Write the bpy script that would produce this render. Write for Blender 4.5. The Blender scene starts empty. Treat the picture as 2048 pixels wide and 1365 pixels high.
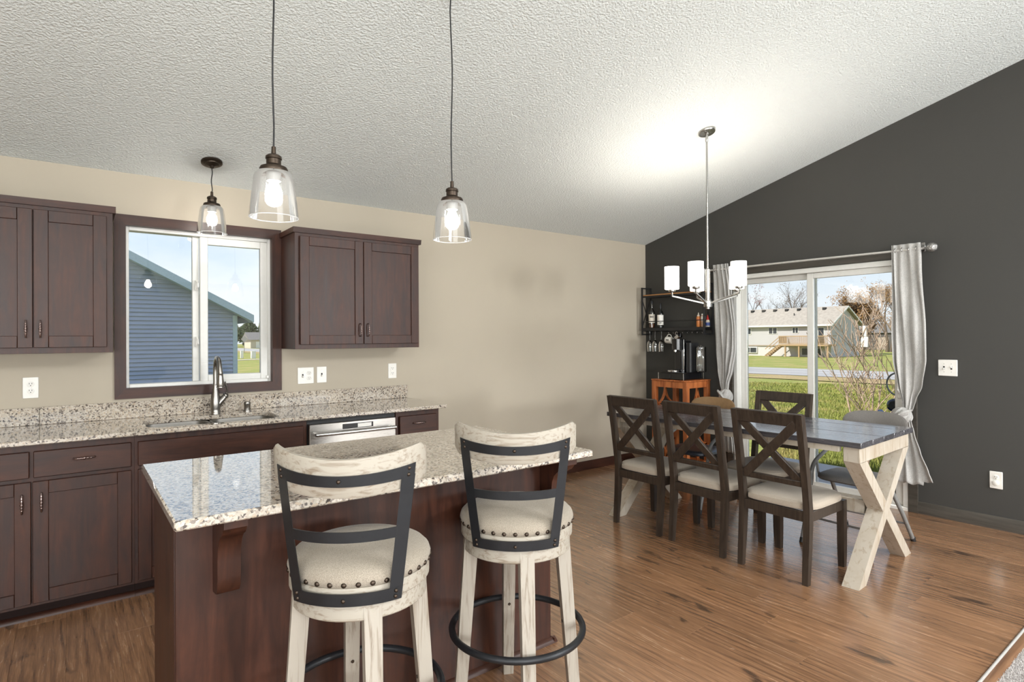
import bpy, math, random
import numpy as np
from mathutils import Vector, Matrix
random.seed(7)
PI = math.pi
SC = bpy.context.scene
COL = SC.collection

# ------------------------------------------------------------------ camera
def cam_axes(yaw, pitch, roll):
    cy, sy = math.cos(yaw), math.sin(yaw)
    F = Vector((sy, cy, 0)); R = Vector((cy, -sy, 0)); U = Vector((0, 0, 1))
    F2 = F*math.cos(pitch) + U*math.sin(pitch)
    U2 = U*math.cos(pitch) - F*math.sin(pitch)
    R3 = R*math.cos(roll) + U2*math.sin(roll)
    U3 = U2*math.cos(roll) - R*math.sin(roll)
    return R3, U3, F2
cd = bpy.data.cameras.new('camera')
cam = bpy.data.objects.new('camera', cd); COL.objects.link(cam)
r_, u_, f_ = cam_axes(0.6500409, 0.0034055, -0.0059767)
mw = Matrix.Identity(4)
for i in range(3):
    mw[i][0] = r_[i]; mw[i][1] = u_[i]; mw[i][2] = -f_[i]
mw[0][3], mw[1][3], mw[2][3] = -5.2546, -4.3715, 1.3894
cam.matrix_world = mw
cd.sensor_width = 36.0
cd.lens = 1160.487/2048*36.0
cd.shift_y = (671.26-682.5)/2048
cd.clip_start = 0.05; cd.clip_end = 800
SC.camera = cam

# ------------------------------------------------------------------ world, sun, big lights, exposure
vs = SC.view_settings
vs.view_transform = 'Standard'; vs.look = 'None'; vs.gamma = 1.0; vs.use_curve_mapping = False
vs.exposure = 0.92
SC.cycles.use_denoising = True
SC.cycles.max_bounces = 10; SC.cycles.diffuse_bounces = 5; SC.cycles.glossy_bounces = 4
SC.cycles.transmission_bounces = 8; SC.cycles.transparent_max_bounces = 24
SC.cycles.sample_clamp_indirect = 6.0
SC.cycles.caustics_reflective = False; SC.cycles.caustics_refractive = False

W = bpy.data.worlds.new('sky'); SC.world = W; W.use_nodes = True
nt = W.node_tree; nt.nodes.clear()
o = nt.nodes.new('ShaderNodeOutputWorld'); bg = nt.nodes.new('ShaderNodeBackground')
tc = nt.nodes.new('ShaderNodeTexCoord'); sp = nt.nodes.new('ShaderNodeSeparateXYZ')
nt.links.new(tc.outputs['Generated'], sp.inputs[0])
rp = nt.nodes.new('ShaderNodeValToRGB'); e = rp.color_ramp.elements
e[0].position = 0.0; e[0].color = (.86, .93, 1.0, 1); e[1].position = 0.6; e[1].color = (.20, .40, .85, 1)
q = e.new(.2); q.color = (.66, .81, 1.0, 1)
nt.links.new(sp.outputs[2], rp.inputs[0])
mp = nt.nodes.new('ShaderNodeMapping'); mp.inputs['Scale'].default_value = (1.0, 1.0, 3.2); mp.inputs['Location'].default_value = (.35, .2, .1)
nt.links.new(tc.outputs['Generated'], mp.inputs[0])
nz = nt.nodes.new('ShaderNodeTexNoise'); nz.inputs['Scale'].default_value = 3.1; nz.inputs['Detail'].default_value = 9; nz.inputs['Roughness'].default_value = .58
nt.links.new(mp.outputs[0], nz.inputs['Vector'])
cr = nt.nodes.new('ShaderNodeValToRGB'); cr.color_ramp.elements[0].position = .41; cr.color_ramp.elements[1].position = .67
cr.color_ramp.elements[0].color = (0, 0, 0, 1); cr.color_ramp.elements[1].color = (.85, .85, .85, 1)
nt.links.new(nz.outputs[0], cr.inputs[0])
mx = nt.nodes.new('ShaderNodeMix'); mx.data_type = 'RGBA'; mx.inputs[7].default_value = (1.05, 1.05, 1.06, 1)
nt.links.new(cr.outputs[0], mx.inputs[0]); nt.links.new(rp.outputs[0], mx.inputs[6])
nt.links.new(mx.outputs[2], bg.inputs[0]); bg.inputs[1].default_value = .56
nt.links.new(bg.outputs[0], o.inputs[0])

def lamp(name, typ, loc, energy, color=(1, 1, 1), d=None, size=None, sizey=None, radius=None, portal=False):
    l = bpy.data.lights.new(name, typ); l.energy = energy; l.color = color
    ob = bpy.data.objects.new(name, l); COL.objects.link(ob); ob.location = loc
    if d is not None: ob.rotation_euler = Vector(d).to_track_quat('-Z', 'Y').to_euler()
    if typ == 'AREA':
        l.shape = 'RECTANGLE'; l.size = size; l.size_y = sizey or size
        if portal: l.cycles.is_portal = True
    if typ == 'POINT': l.shadow_soft_size = radius or .03
    if typ == 'SUN': l.angle = math.radians(.6)
    return ob
lamp('sun', 'SUN', (0, 0, 20), 3.1, (1, .95, .86), (.66, -.22, -.72))
lamp('kitchen_window_portal', 'AREA', (-4.54, .12, 1.6), 1, d=(0, -1, 0), size=.9, sizey=1.05, portal=True)
lamp('patio_door_portal', 'AREA', (.16, -1.85, 1.0), 1, d=(-1, 0, 0), size=1.5, sizey=2.0, portal=True)
# fill lamps added at the unseen rear and side windows to brighten the room
lamp('rear_fill_light', 'AREA', (-6.3, -9.3, 1.30), 120, (.955, .98, 1), (.12, 1, .55), 2.5, .9)
lamp('rear_fill_light', 'AREA', (-.95, -9.3, 1.30), 110, (.955, .98, 1), (-.12, 1, .55), 1.2, .9)
lamp('side_fill_light', 'AREA', (-7.85, -5.6, 1.55), 55, (.955, .98, 1), (1, .1, .35), 3.3, 1.3)
# more added fill, under the unseen ceiling behind the camera, without fixtures
lamp('ceiling_fill_light', 'AREA', (-1.15, -6.9, 3.05), 150, (.96, .98, 1), (0, .1, -1), 1.8, 1.5)
lamp('ceiling_fill_light', 'AREA', (-6.1, -6.8, 3.08), 75, (.96, .98, 1), (0, .1, -1), 1.6, 1.2)

# ------------------------------------------------------------------ mesh helpers
ORG = {}
class MB:
    def __init__(s): s.v = []; s.f = []
    def add(s, vs, fs):
        n = len(s.v); s.v += [tuple(p) for p in vs]; s.f += [tuple(i+n for i in f) for f in fs]; return s
    def cbox(s, c, ax, h, ch=0.0):
        c = Vector(c); ax = [Vector(a) for a in ax]
        if ch <= 0:
            vs = [c + ax[0]*(h[0]*sx) + ax[1]*(h[1]*sy) + ax[2]*(h[2]*sz) for sx in (-1, 1) for sy in (-1, 1) for sz in (-1, 1)]
            fs = [(0, 1, 3, 2), (4, 6, 7, 5), (0, 4, 5, 1), (2, 3, 7, 6), (0, 2, 6, 4), (1, 5, 7, 3)]
            return s.add(vs, fs)
        ch = min(ch, .49*2*min(h))
        vs = []; idx = {}
        for sx in (-1, 1):
            for sy in (-1, 1):
                for sz in (-1, 1):
                    for k in range(3):
                        hh = [h[j] if j == k else h[j]-ch for j in range(3)]
                        idx[(sx, sy, sz, k)] = len(vs)
                        vs.append(c + ax[0]*(hh[0]*sx) + ax[1]*(hh[1]*sy) + ax[2]*(hh[2]*sz))
        fs = []
        for k in range(3):
            a, b = (k+1) % 3, (k+2) % 3
            for sg in (-1, 1):
                q = []
                for (p, r) in ((-1, -1), (1, -1), (1, 1), (-1, 1)):
                    sgn = [0, 0, 0]; sgn[k] = sg; sgn[a] = p; sgn[b] = r
                    q.append(idx[(sgn[0], sgn[1], sgn[2], k)])
                fs.append(tuple(q) if sg > 0 else tuple(q[::-1]))
            for p in (-1, 1):
                for r in (-1, 1):
                    s0 = [0, 0, 0]; s1 = [0, 0, 0]
                    s0[k] = -1; s1[k] = 1
                    for t in (s0, s1): t[a] = p; t[b] = r
                    q = (idx[(*s0, a)], idx[(*s1, a)], idx[(*s1, b)], idx[(*s0, b)])
                    fs.append(q if p*r < 0 else q[::-1])
        for sx in (-1, 1):
            for sy in (-1, 1):
                for sz in (-1, 1):
                    q = (idx[(sx, sy, sz, 0)], idx[(sx, sy, sz, 1)], idx[(sx, sy, sz, 2)])
                    fs.append(q if sx*sy*sz > 0 else q[::-1])
        return s.add(vs, fs)
    def box(s, x0, x1, y0, y1, z0, z1, ch=0.0):
        if x1 < x0: x0, x1 = x1, x0
        if y1 < y0: y0, y1 = y1, y0
        if z1 < z0: z0, z1 = z1, z0
        return s.cbox(((x0+x1)/2, (y0+y1)/2, (z0+z1)/2), ((1, 0, 0), (0, 1, 0), (0, 0, 1)), ((x1-x0)/2, (y1-y0)/2, (z1-z0)/2), ch)
    def beam(s, p, q, w, h, up=(0, 0, 1), ch=0.0):
        p = Vector(p); q = Vector(q); d = q-p; L = d.length; d.normalize(); up = Vector(up)
        a = d.cross(up); a.normalize(); b = a.cross(d)
        return s.cbox((p+q)/2, (a, d, b), (w/2, L/2, h/2), ch)
    def tube(s, pts, r, n=8, closed=False, caps=True):
        pts = [Vector(p) for p in pts]; N = len(pts)
        rs = r if isinstance(r, (list, tuple)) else [r]*N
        vs = []; fs = []; prev = None
        for i, p in enumerate(pts):
            if closed: t = pts[(i+1) % N]-pts[i-1]
            else: t = pts[min(i+1, N-1)]-pts[max(i-1, 0)]
            if t.length < 1e-9: t = Vector((0, 0, 1))
            t.normalize()
            if prev is None:
                a = t.orthogonal().normalized()
            else:
                a = prev - t*prev.dot(t)
                a = a.normalized() if a.length > 1e-6 else t.orthogonal().normalized()
            prev = a; b = t.cross(a)
            for k in range(n):
                an = 2*PI*k/n
                vs.append(p + (a*math.cos(an)+b*math.sin(an))*rs[i])
        M = N if closed else N-1
        for i in range(M):
            j = (i+1) % N
            for k in range(n):
                l = (k+1) % n
                fs.append((i*n+k, i*n+l, j*n+l, j*n+k))
        if caps and not closed:
            fs.append(tuple(range(n))[::-1]); fs.append(tuple((N-1)*n+k for k in range(n)))
        return s.add(vs, fs)
    def lathe(s, prof, n=24, o=(0, 0, 0), ax=None, capb=True, capt=True):
        o = Vector(o)
        if ax is None: X, Y, Z = Vector((1, 0, 0)), Vector((0, 1, 0)), Vector((0, 0, 1))
        else:
            Z = Vector(ax).normalized(); X = Z.orthogonal().normalized(); Y = Z.cross(X)
        vs = []; fs = []
        for (r, z) in prof:
            for k in range(n):
                a = 2*PI*k/n
                vs.append(o + X*(r*math.cos(a)) + Y*(r*math.sin(a)) + Z*z)
        m = len(prof)
        for i in range(m-1):
            for k in range(n):
                l = (k+1) % n
                fs.append((i*n+k, i*n+l, (i+1)*n+l, (i+1)*n+k))
        if capb: fs.append(tuple(range(n))[::-1])
        if capt: fs.append(tuple((m-1)*n+k for k in range(n)))
        return s.add(vs, fs)
    def prism(s, poly, fn, d0, d1):
        n = len(poly)
        vs = [fn(a, b, d0) for a, b in poly] + [fn(a, b, d1) for a, b in poly]
        fs = [tuple(range(n))[::-1], tuple(range(n, 2*n))] + [(i, (i+1) % n, (i+1) % n+n, i+n) for i in range(n)]
        return s.add(vs, fs)
    def grid(s, nu, nv, fn, closeu=False):
        vs = [fn(i/(nu if closeu else nu-1), j/(nv-1)) for j in range(nv) for i in range(nu)]
        fs = []
        for j in range(nv-1):
            for i in range(nu if closeu else nu-1):
                k = (i+1) % nu
                fs.append((j*nu+i, j*nu+k, (j+1)*nu+k, (j+1)*nu+i))
        return s.add(vs, fs)
    def ball(s, c, r, n=10, m=6, sc=(1, 1, 1)):
        c = Vector(c); vs = [c+Vector((0, 0, -r*sc[2]))]; fs = []
        for j in range(1, m):
            t = PI*j/m
            for k in range(n):
                a = 2*PI*k/n
                vs.append(c+Vector((r*math.sin(t)*math.cos(a)*sc[0], r*math.sin(t)*math.sin(a)*sc[1], -r*math.cos(t)*sc[2])))
        vs.append(c+Vector((0, 0, r*sc[2])))
        for k in range(n):
            l = (k+1) % n
            fs.append((0, 1+l, 1+k)); fs.append((len(vs)-1, 1+(m-2)*n+k, 1+(m-2)*n+l))
            for j in range(m-2):
                fs.append((1+j*n+k, 1+j*n+l, 1+(j+1)*n+l, 1+(j+1)*n+k))
        return s.add(vs, fs)
    def panel(s, fn, x0, x1, zlo, zhi, th, nu=16):
        # curved strip of thickness th: fn(x,z)->y of its outer face; zlo/zhi may be functions of x; x0/x1 functions of z or numbers
        vs = []; fs = []
        for i in range(nu+1):
            t = i/nu
            for (zz) in (zlo, zhi):
                xm = 0.5
                zc = zz(0) if callable(zz) else zz
                a = x0(zc) if callable(x0) else x0; b = x1(zc) if callable(x1) else x1
                x = a+(b-a)*t
                z = zz(x) if callable(zz) else zz
                y = fn(x, z)
                vs.append((x, y, z)); vs.append((x, y+th, z))
        for i in range(nu):
            o = i*4; p = o+4
            fs += [(o, p, p+2, o+2), (o+1, o+3, p+3, p+1), (o, o+1, p+1, p), (o+2, p+2, p+3, o+3)]
        fs += [(0, 2, 3, 1), (nu*4, nu*4+1, nu*4+3, nu*4+2)]
        return s.add(vs, fs)
    def build(s, name, mat, parent=None, loc=None, smooth=40, local=False):
        me = bpy.data.meshes.new(name)
        if parent is not None: org = ORG.get(parent.name, Vector((0, 0, 0)))
        else: org = Vector(loc) if loc is not None else Vector((0, 0, 0))
        if local: org = Vector((0, 0, 0))
        vs = [(a-org[0], b-org[1], c-org[2]) for a, b, c in s.v]
        me.from_pydata(vs, [], s.f)
        me.validate()
        me.materials.append(mat)
        if smooth:
            me.polygons.foreach_set('use_smooth', [True]*len(me.polygons))
            try: me.set_sharp_from_angle(angle=math.radians(smooth))
            except Exception: pass
        me.update()
        ob = bpy.data.objects.new(name, me); COL.objects.link(ob)
        if parent is not None: ob.parent = parent
        elif loc is not None and not local: ob.location = loc
        ORG[ob.name] = org
        return ob
def tag(o, label=None, cat=None, group=None, kind=None):
    if label: o['label'] = label
    if cat: o['category'] = cat
    if group: o['group'] = group
    if kind: o['kind'] = kind
    return o
def thing(name, label, cat, loc=(0, 0, 0), rz=0.0, group=None, local=False, kind=None):
    o = bpy.data.objects.new(name, None); COL.objects.link(o)
    o.empty_display_size = .1
    o.location = loc; o.rotation_euler = (0, 0, rz)
    ORG[o.name] = Vector((0, 0, 0)) if local else Vector(loc)
    return tag(o, label, cat, group, kind)
def dup(root, loc, rz=None, label=None, group=None):
    def cp(o, par):
        c = o.copy(); COL.objects.link(c); ORG[c.name] = ORG.get(o.name, Vector((0, 0, 0)))
        if par is not None: c.parent = par; c.matrix_parent_inverse = o.matrix_parent_inverse
        for ch in list(o.children): cp(ch, c)
        return c
    r = cp(root, None); r.location = loc
    if rz is not None: r.rotation_euler = (0, 0, rz)
    if label: r['label'] = label
    if group: r['group'] = group
    return r
def arc(c, r, a0, a1, n, plane='xz'):
    out = []
    for i in range(n+1):
        a = a0+(a1-a0)*i/n
        p = list(c)
        ia, ib = {'xz': (0, 2), 'xy': (0, 1), 'yz': (1, 2)}[plane]
        p[ia] += r*math.cos(a); p[ib] += r*math.sin(a)
        out.append(tuple(p))
    return out

# ------------------------------------------------------------------ materials
def srgb(r, g, b):
    f = lambda c: (c/255/12.92 if c/255 <= .04045 else ((c/255+.055)/1.055)**2.4)
    return (f(r), f(g), f(b), 1)
class Mt:
    def __init__(s, name, col=(.5, .5, .5, 1), rough=.5, metal=0.0, spec=.5, coat=0.0, coatr=.1):
        s.m = bpy.data.materials.new(name); s.m.use_nodes = True; s.t = s.m.node_tree
        s.b = s.t.nodes['Principled BSDF']; s.out = s.t.nodes['Material Output']
        s.b.inputs['Base Color'].default_value = col; s.b.inputs['Roughness'].default_value = rough
        s.b.inputs['Metallic'].default_value = metal; s.b.inputs['Specular IOR Level'].default_value = spec
        s.b.inputs['Coat Weight'].default_value = coat; s.b.inputs['Coat Roughness'].default_value = coatr
    def n(s, t): return s.t.nodes.new(t)
    def l(s, a, b): s.t.links.new(a, b)
    def co(s, scale=(1, 1, 1), rnd=0.0, rot=(0, 0, 0)):
        c = s.n('ShaderNodeTexCoord'); m = s.n('ShaderNodeMapping'); m.inputs['Scale'].default_value = scale; m.inputs['Rotation'].default_value = rot
        if rnd:
            oi = s.n('ShaderNodeObjectInfo'); v = s.n('ShaderNodeMath'); v.operation = 'MULTIPLY'; v.inputs[1].default_value = rnd
            s.l(oi.outputs['Random'], v.inputs[0])
            ad = s.n('ShaderNodeVectorMath'); ad.operation = 'ADD'
            s.l(c.outputs['Object'], ad.inputs[0]); s.l(v.outputs[0], ad.inputs[1]); s.l(ad.outputs[0], m.inputs[0])
        else: s.l(c.outputs['Object'], m.inputs[0])
        return m.outputs[0]
    def noise(s, vec, scale, detail=3, rough=.5, dist=0.0):
        n = s.n('ShaderNodeTexNoise'); n.inputs['Scale'].default_value = scale; n.inputs['Detail'].default_value = detail
        n.inputs['Roughness'].default_value = rough; n.inputs['Distortion'].default_value = dist
        s.l(vec, n.inputs['Vector']); return n.outputs[0]
    def vor(s, vec, scale, out='Color', feat='F1', rnd=1.0):
        n = s.n('ShaderNodeTexVoronoi'); n.feature = feat; n.inputs['Scale'].default_value = scale; n.inputs['Randomness'].default_value = rnd
        s.l(vec, n.inputs['Vector']); return n.outputs[out]
    def ramp(s, fac, stops, interp='LINEAR'):
        r = s.n('ShaderNodeValToRGB'); r.color_ramp.interpolation = interp; e = r.color_ramp.elements
        while len(e) > 1: e.remove(e[-1])
        e[0].position = stops[0][0]; e[0].color = stops[0][1]
        for p, c in stops[1:]: k = e.new(p); k.color = c
        s.l(fac, r.inputs[0]); return r.outputs[0]
    def mix(s, fac, a, b, mode='MIX'):
        m = s.n('ShaderNodeMix'); m.data_type = 'RGBA'; m.blend_type = mode
        for i, v in ((0, fac), (6, a), (7, b)):
            if hasattr(v, 'is_linked'): s.l(v, m.inputs[i])
            else: m.inputs[i].default_value = v
        return m.outputs[2]
    def color(s, o): s.l(o, s.b.inputs['Base Color']); return s
    def rough(s, fac, lo, hi):
        m = s.n('ShaderNodeMapRange'); m.inputs[3].default_value = lo; m.inputs[4].default_value = hi
        s.l(fac, m.inputs[0]); s.l(m.outputs[0], s.b.inputs['Roughness']); return s
    def bump(s, h, strength=.3, dist=.002):
        b = s.n('ShaderNodeBump'); b.inputs['Strength'].default_value = strength; b.inputs['Distance'].default_value = dist
        s.l(h, b.inputs['Height']); s.l(b.outputs[0], s.b.inputs['Normal']); return s
    def randval(s, col, lo, hi):
        oi = s.n('ShaderNodeObjectInfo'); m = s.n('ShaderNodeMapRange'); m.inputs[3].default_value = lo; m.inputs[4].default_value = hi
        s.l(oi.outputs['Random'], m.inputs[0])
        h = s.n('ShaderNodeHueSaturation'); s.l(m.outputs[0], h.inputs['Value']); s.l(col, h.inputs['Color']); return h.outputs[0]
G = lambda v: (v, v, v, 1)
def plain(name, col, rough=.5, metal=0, var=.06, spec=.5, bump=0, scale=30):
    m = Mt(name, col, rough, metal, spec)
    v = m.co(); nz = m.noise(v, scale, 3)
    lo = tuple(max(0, c*(1-var)) for c in col[:3])+(1,); hi = tuple(c*(1+var) for c in col[:3])+(1,)
    m.color(m.ramp(nz, [(.3, lo), (.7, hi)]))
    if bump: m.bump(nz, bump, .002)
    return m.m
def wood(name, dark, light, axis='x', rough=.4, grain=60, rnd=5.0, contrast=(.35, .65), spec=.5, coat=0, val=None, bump=.1, stretch=.06, blotch=0.0, bl_col=None):
    m = Mt(name, rough=rough, spec=spec, coat=coat)
    sc = [1, 1, 1]; sc['xyz'.index(axis)] = stretch
    v = m.co(tuple(sc), rnd)
    n1 = m.noise(v, grain, 5, .6, .6)
    c = m.ramp(n1, [(contrast[0], dark), (contrast[1], light)])
    if blotch:
        v2 = m.co((1, 1, 1), rnd); sc2 = m.noise(v2, 5, 4, .6, .4)
        c = m.mix(m.ramp(sc2, [(.38, G(0)), (.68, G(blotch))]), c, bl_col or dark)
    if val: c = m.randval(c, *val)
    m.color(c); m.rough(n1, rough*.85, rough*1.2); m.bump(n1, bump, .001)
    return m.m

def ceiling_mat():
    m = Mt('ceiling_paint', srgb(220, 224, 222), .9, spec=.2)
    v = m.co(); n = m.noise(v, 85, 2, .5, .1); n2 = m.ramp(n, [(.36, G(0)), (.66, G(1))])
    m.bump(n2, .8, .004); return m.m
def wall_mat(name, col, rough=.75):
    m = Mt(name, col, rough, spec=.35)
    v = m.co(); n = m.noise(v, 110, 2); m.bump(n, .12, .0012)
    n2 = m.noise(v, 1.3, 3); m.color(m.ramp(n2, [(.3, tuple(c*.97 for c in col[:3])+(1,)), (.7, tuple(c*1.03 for c in col[:3])+(1,))]))
    return m.m
def floor_mat():
    m = Mt('oak_vinyl', rough=.25, spec=.9, coat=.55, coatr=.16)
    v = m.co((1, .05, 1), 9.0); g1 = m.noise(v, 42, 8, .68, 1.0)
    c = m.ramp(g1, [(.28, srgb(108, 77, 54)), (.46, srgb(148, 109, 78)), (.60, srgb(164, 123, 90)), (.75, srgb(184, 145, 110))])
    f = m.noise(m.co((1, .03, 1), 9.0), 330, 3, .6); c = m.mix(m.ramp(f, [(.38, G(.38)), (.56, G(0))]), c, srgb(98, 69, 48))
    w = m.n('ShaderNodeTexWave'); w.wave_type = 'RINGS'; w.rings_direction = 'Z'; w.inputs['Scale'].default_value = 9; w.inputs['Distortion'].default_value = 7
    w.inputs['Detail'].default_value = 4; w.inputs['Detail Scale'].default_value = 1.4
    m.l(m.co((1, .13, 1), 9.0), w.inputs['Vector'])
    zone = m.noise(m.co((1, .25, 1), 9.0), 5, 2)
    wf = m.n('ShaderNodeMath'); wf.operation = 'MULTIPLY'; m.l(m.ramp(w.outputs[1], [(.0, G(.6)), (.35, G(0))]), wf.inputs[0]); m.l(m.ramp(zone, [(.45, G(0)), (.6, G(1))]), wf.inputs[1])
    c = m.mix(wf.outputs[0], c, srgb(86, 60, 43))
    # knots and dark checks
    k = m.noise(m.co((1, .34, 1), 9.0), 10, 3, .55, .5)
    c = m.mix(m.ramp(k, [(.63, G(0)), (.72, G(.8))]), c, srgb(52, 36, 27))
    k2 = m.noise(m.co((1, .10, 1), 9.0), 34, 3, .5, .3)
    c = m.mix(m.ramp(k2, [(.70, G(0)), (.76, G(.7))]), c, srgb(50, 35, 27))
    c = m.randval(c, .80, 1.12)
    m.color(c); m.rough(g1, .20, .32); m.bump(g1, .08, .0012)
    return m.m
def granite_mat(name='granite'):
    m = Mt(name, rough=.05, spec=.8, coat=.6, coatr=.02)
    v = m.co(); d = m.noise(v, 60, 3)
    ds = m.n('ShaderNodeVectorMath'); ds.operation = 'SCALE'; ds.inputs['Scale'].default_value = .008
    nzc = m.n('ShaderNodeTexNoise'); nzc.inputs['Scale'].default_value = 90; m.l(v, nzc.inputs['Vector']); m.l(nzc.outputs['Color'], ds.inputs[0])
    ad = m.n('ShaderNodeVectorMath'); ad.operation = 'ADD'; m.l(v, ad.inputs[0]); m.l(ds.outputs[0], ad.inputs[1])
    cell = m.vor(ad.outputs[0], 135)
    sx = m.n('ShaderNodeSeparateColor'); m.l(cell, sx.inputs[0])
    big = m.noise(v, 22, 3, .6)
    sm = m.n('ShaderNodeMath'); sm.operation = 'MULTIPLY_ADD'; sm.inputs[1].default_value = .75; m.l(sx.outputs[0], sm.inputs[0])
    b2 = m.n('ShaderNodeMath'); b2.operation = 'MULTIPLY'; b2.inputs[1].default_value = .42; m.l(big, b2.inputs[0]); m.l(b2.outputs[0], sm.inputs[2])
    c = m.ramp(sm.outputs[0], [(0, srgb(208, 199, 186)), (.34, srgb(190, 180, 165)), (.50, srgb(202, 192, 178)), (.62, srgb(172, 161, 149)), (.72, srgb(190, 172, 150)), (.79, srgb(136, 126, 117)), (.88, srgb(78, 71, 66))], 'CONSTANT')
    fine = m.noise(v, 420, 2); c = m.mix(m.ramp(fine, [(.35, G(.28)), (.6, G(0))]), c, srgb(120, 108, 98))
    m.color(c); return m.m
def fabric(name, col, col2, scale=700, rough=.95, bump=.25, pat=0):
    m = Mt(name, col, rough, spec=.15)
    v = m.co(); n = m.noise(v, scale, 2, .6)
    c = m.ramp(n, [(.32, col2), (.66, col)])
    if pat:
        n2 = m.noise(m.co((1, 1, .5)), pat, 5, .7, .5)
        c = m.mix(m.ramp(n2, [(.5, G(0)), (.62, G(.4))]), c, col2)
    m.color(c); m.bump(n, bump, .0012)
    m.b.inputs['Sheen Weight'].default_value = .15
    return m.m
def thin_glass(name, tint=(1, 1, 1, 1), ior=1.45, boost=1.0, rough=.0, dirt=0.0, haze=0.0):
    m = Mt(name); m.t.nodes.remove(m.b)
    tr = m.n('ShaderNodeBsdfTransparent'); tr.inputs[0].default_value = tint
    gl = m.n('ShaderNodeBsdfGlossy'); gl.inputs['Roughness'].default_value = rough
    fr = m.n('ShaderNodeFresnel'); fr.inputs[0].default_value = ior
    ml = m.n('ShaderNodeMath'); ml.operation = 'MULTIPLY_ADD'; ml.inputs[1].default_value = boost; ml.inputs[2].default_value = dirt; ml.use_clamp = True
    m.l(fr.outputs[0], ml.inputs[0])
    mx = m.n('ShaderNodeMixShader'); m.l(ml.outputs[0], mx.inputs[0]); m.l(tr.outputs[0], mx.inputs[1]); m.l(gl.outputs[0], mx.inputs[2])
    if haze:
        df = m.n('ShaderNodeBsdfDiffuse'); df.inputs[0].default_value = (.9, .9, .9, 1); tl = m.n('ShaderNodeBsdfTranslucent'); tl.inputs[0].default_value = (.9, .9, .9, 1)
        m1 = m.n('ShaderNodeMixShader'); m.l(df.outputs[0], m1.inputs[1]); m.l(tl.outputs[0], m1.inputs[2])
        m2 = m.n('ShaderNodeMixShader'); m2.inputs[0].default_value = haze; m.l(mx.outputs[0], m2.inputs[1]); m.l(m1.outputs[0], m2.inputs[2]); mx = m2
    m.l(mx.outputs[0], m.out.inputs[0]); return m.m
def emit(name, col, strength):
    m = Mt(name, col, .4)
    m.b.inputs['Emission Color'].default_value = col; m.b.inputs['Emission Strength'].default_value = strength
    return m.m
def metal(name, col, rough=.25, var=.15):
    m = Mt(name, col, rough, 1.0); n = m.noise(m.co(), 60, 3); m.rough(n, rough*(1-var), rough*(1+var)); return m.m
def steel():
    m = Mt('brushed_steel', srgb(190, 186, 180), .28, 1.0)
    n = m.noise(m.co((.02, 1, 1)), 900, 2); m.rough(n, .22, .38); m.bump(n, .04, .0005); return m.m

K = {}
K['ceil'] = ceiling_mat()
K['beige'] = wall_mat('beige_paint', srgb(182, 172, 155))
K['black_wall'] = wall_mat('charcoal_paint', srgb(66, 65, 62), .62)
K['floor'] = floor_mat()
K['subfloor'] = plain('subfloor', srgb(60, 42, 32), .8)
K['cab'] = wood('cherry_stain', srgb(42, 21, 14), srgb(80, 45, 30), 'z', .42, 26, 4.0, (.3, .72), spec=.4, blotch=.55, bl_col=srgb(44, 26, 20), stretch=.12, bump=.03)
K['cabx'] = wood('cherry_stain_across', srgb(42, 21, 14), srgb(80, 45, 30), 'x', .42, 26, 4.0, (.3, .72), spec=.4, blotch=.5, bl_col=srgb(44, 26, 20), stretch=.12, bump=.03)
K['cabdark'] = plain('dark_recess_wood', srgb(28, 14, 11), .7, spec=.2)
K['rodsilver'] = plain('satin_silver', srgb(206, 203, 198), .35, .35, var=.04)
K['granite'] = granite_mat()
K['steel'] = steel()
K['nickel'] = metal('brushed_nickel', srgb(176, 174, 170), .26)
K['gunmetal'] = metal('gunmetal', srgb(150, 146, 140), .3)
K['bronze'] = metal('oiled_bronze', srgb(78, 68, 60), .42)
K['pull'] = metal('antique_pull', srgb(150, 132, 128), .25)
K['white'] = plain('white_plastic', srgb(236, 233, 226), .35, var=.02)
K['vinyl'] = plain('white_vinyl', srgb(226, 225, 220), .4, var=.02)
K['slot'] = plain('dark_slot', srgb(40, 38, 36), .6)
K['glass'] = thin_glass('window_glass', (.97, .985, .98, 1), 1.45, .9)
K['shade_glass'] = thin_glass('seeded_glass', (.985, .985, .985, 1), 1.45, .8, .03, .0, .012)
K['drink_glass'] = thin_glass('drinking_glass', (.95, .96, .96, 1), 1.5, 1.3, .03, .05)
K['bulb'] = emit('lit_bulb', (1, .95, .88, 1), 34.0)
K['bulb_neck'] = emit('bulb_neck', (1, .95, .88, 1), .9)
K['frost'] = emit('frosted_shade', (1, .96, .9, 1), 1.9)
K['blackmetal'] = plain('black_steel', srgb(34, 35, 38), .42, .3, var=.1)
K['whitewood'] = wood('whitewashed_wood', srgb(118, 103, 86), srgb(167, 159, 147), 'z', .6, 85, 5.0, (.26, .50), bump=.2, stretch=.045)
K['whitewoodx'] = wood('whitewashed_rail', srgb(122, 106, 87), srgb(165, 157, 144), 'x', .6, 85, 5.0, (.28, .50), bump=.2, stretch=.045)
K['linen'] = fabric('oatmeal_linen', srgb(170, 160, 145), srgb(130, 120, 107), 520)
K['espresso'] = wood('espresso_wood', srgb(44, 36, 30), srgb(66, 55, 46), 'z', .4, 60, 5.0, bump=.05)
K['seatcloth'] = fabric('cream_cloth', srgb(184, 172, 157), srgb(156, 145, 130), 600)
K['tabletop'] = wood('dark_washed_board', srgb(52, 51, 55), srgb(92, 90, 94), 'y', .26, 60, 6.0, (.25, .75), bump=.05, stretch=.05, val=(.85, 1.2), spec=.9, coat=.5)
K['tableleg'] = wood('whitewashed_beam', srgb(150, 132, 109), srgb(186, 177, 163), 'z', .65, 34, 6.0, (.25, .48), bump=.25, stretch=.12, blotch=.45, bl_col=srgb(150, 128, 100))
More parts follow.
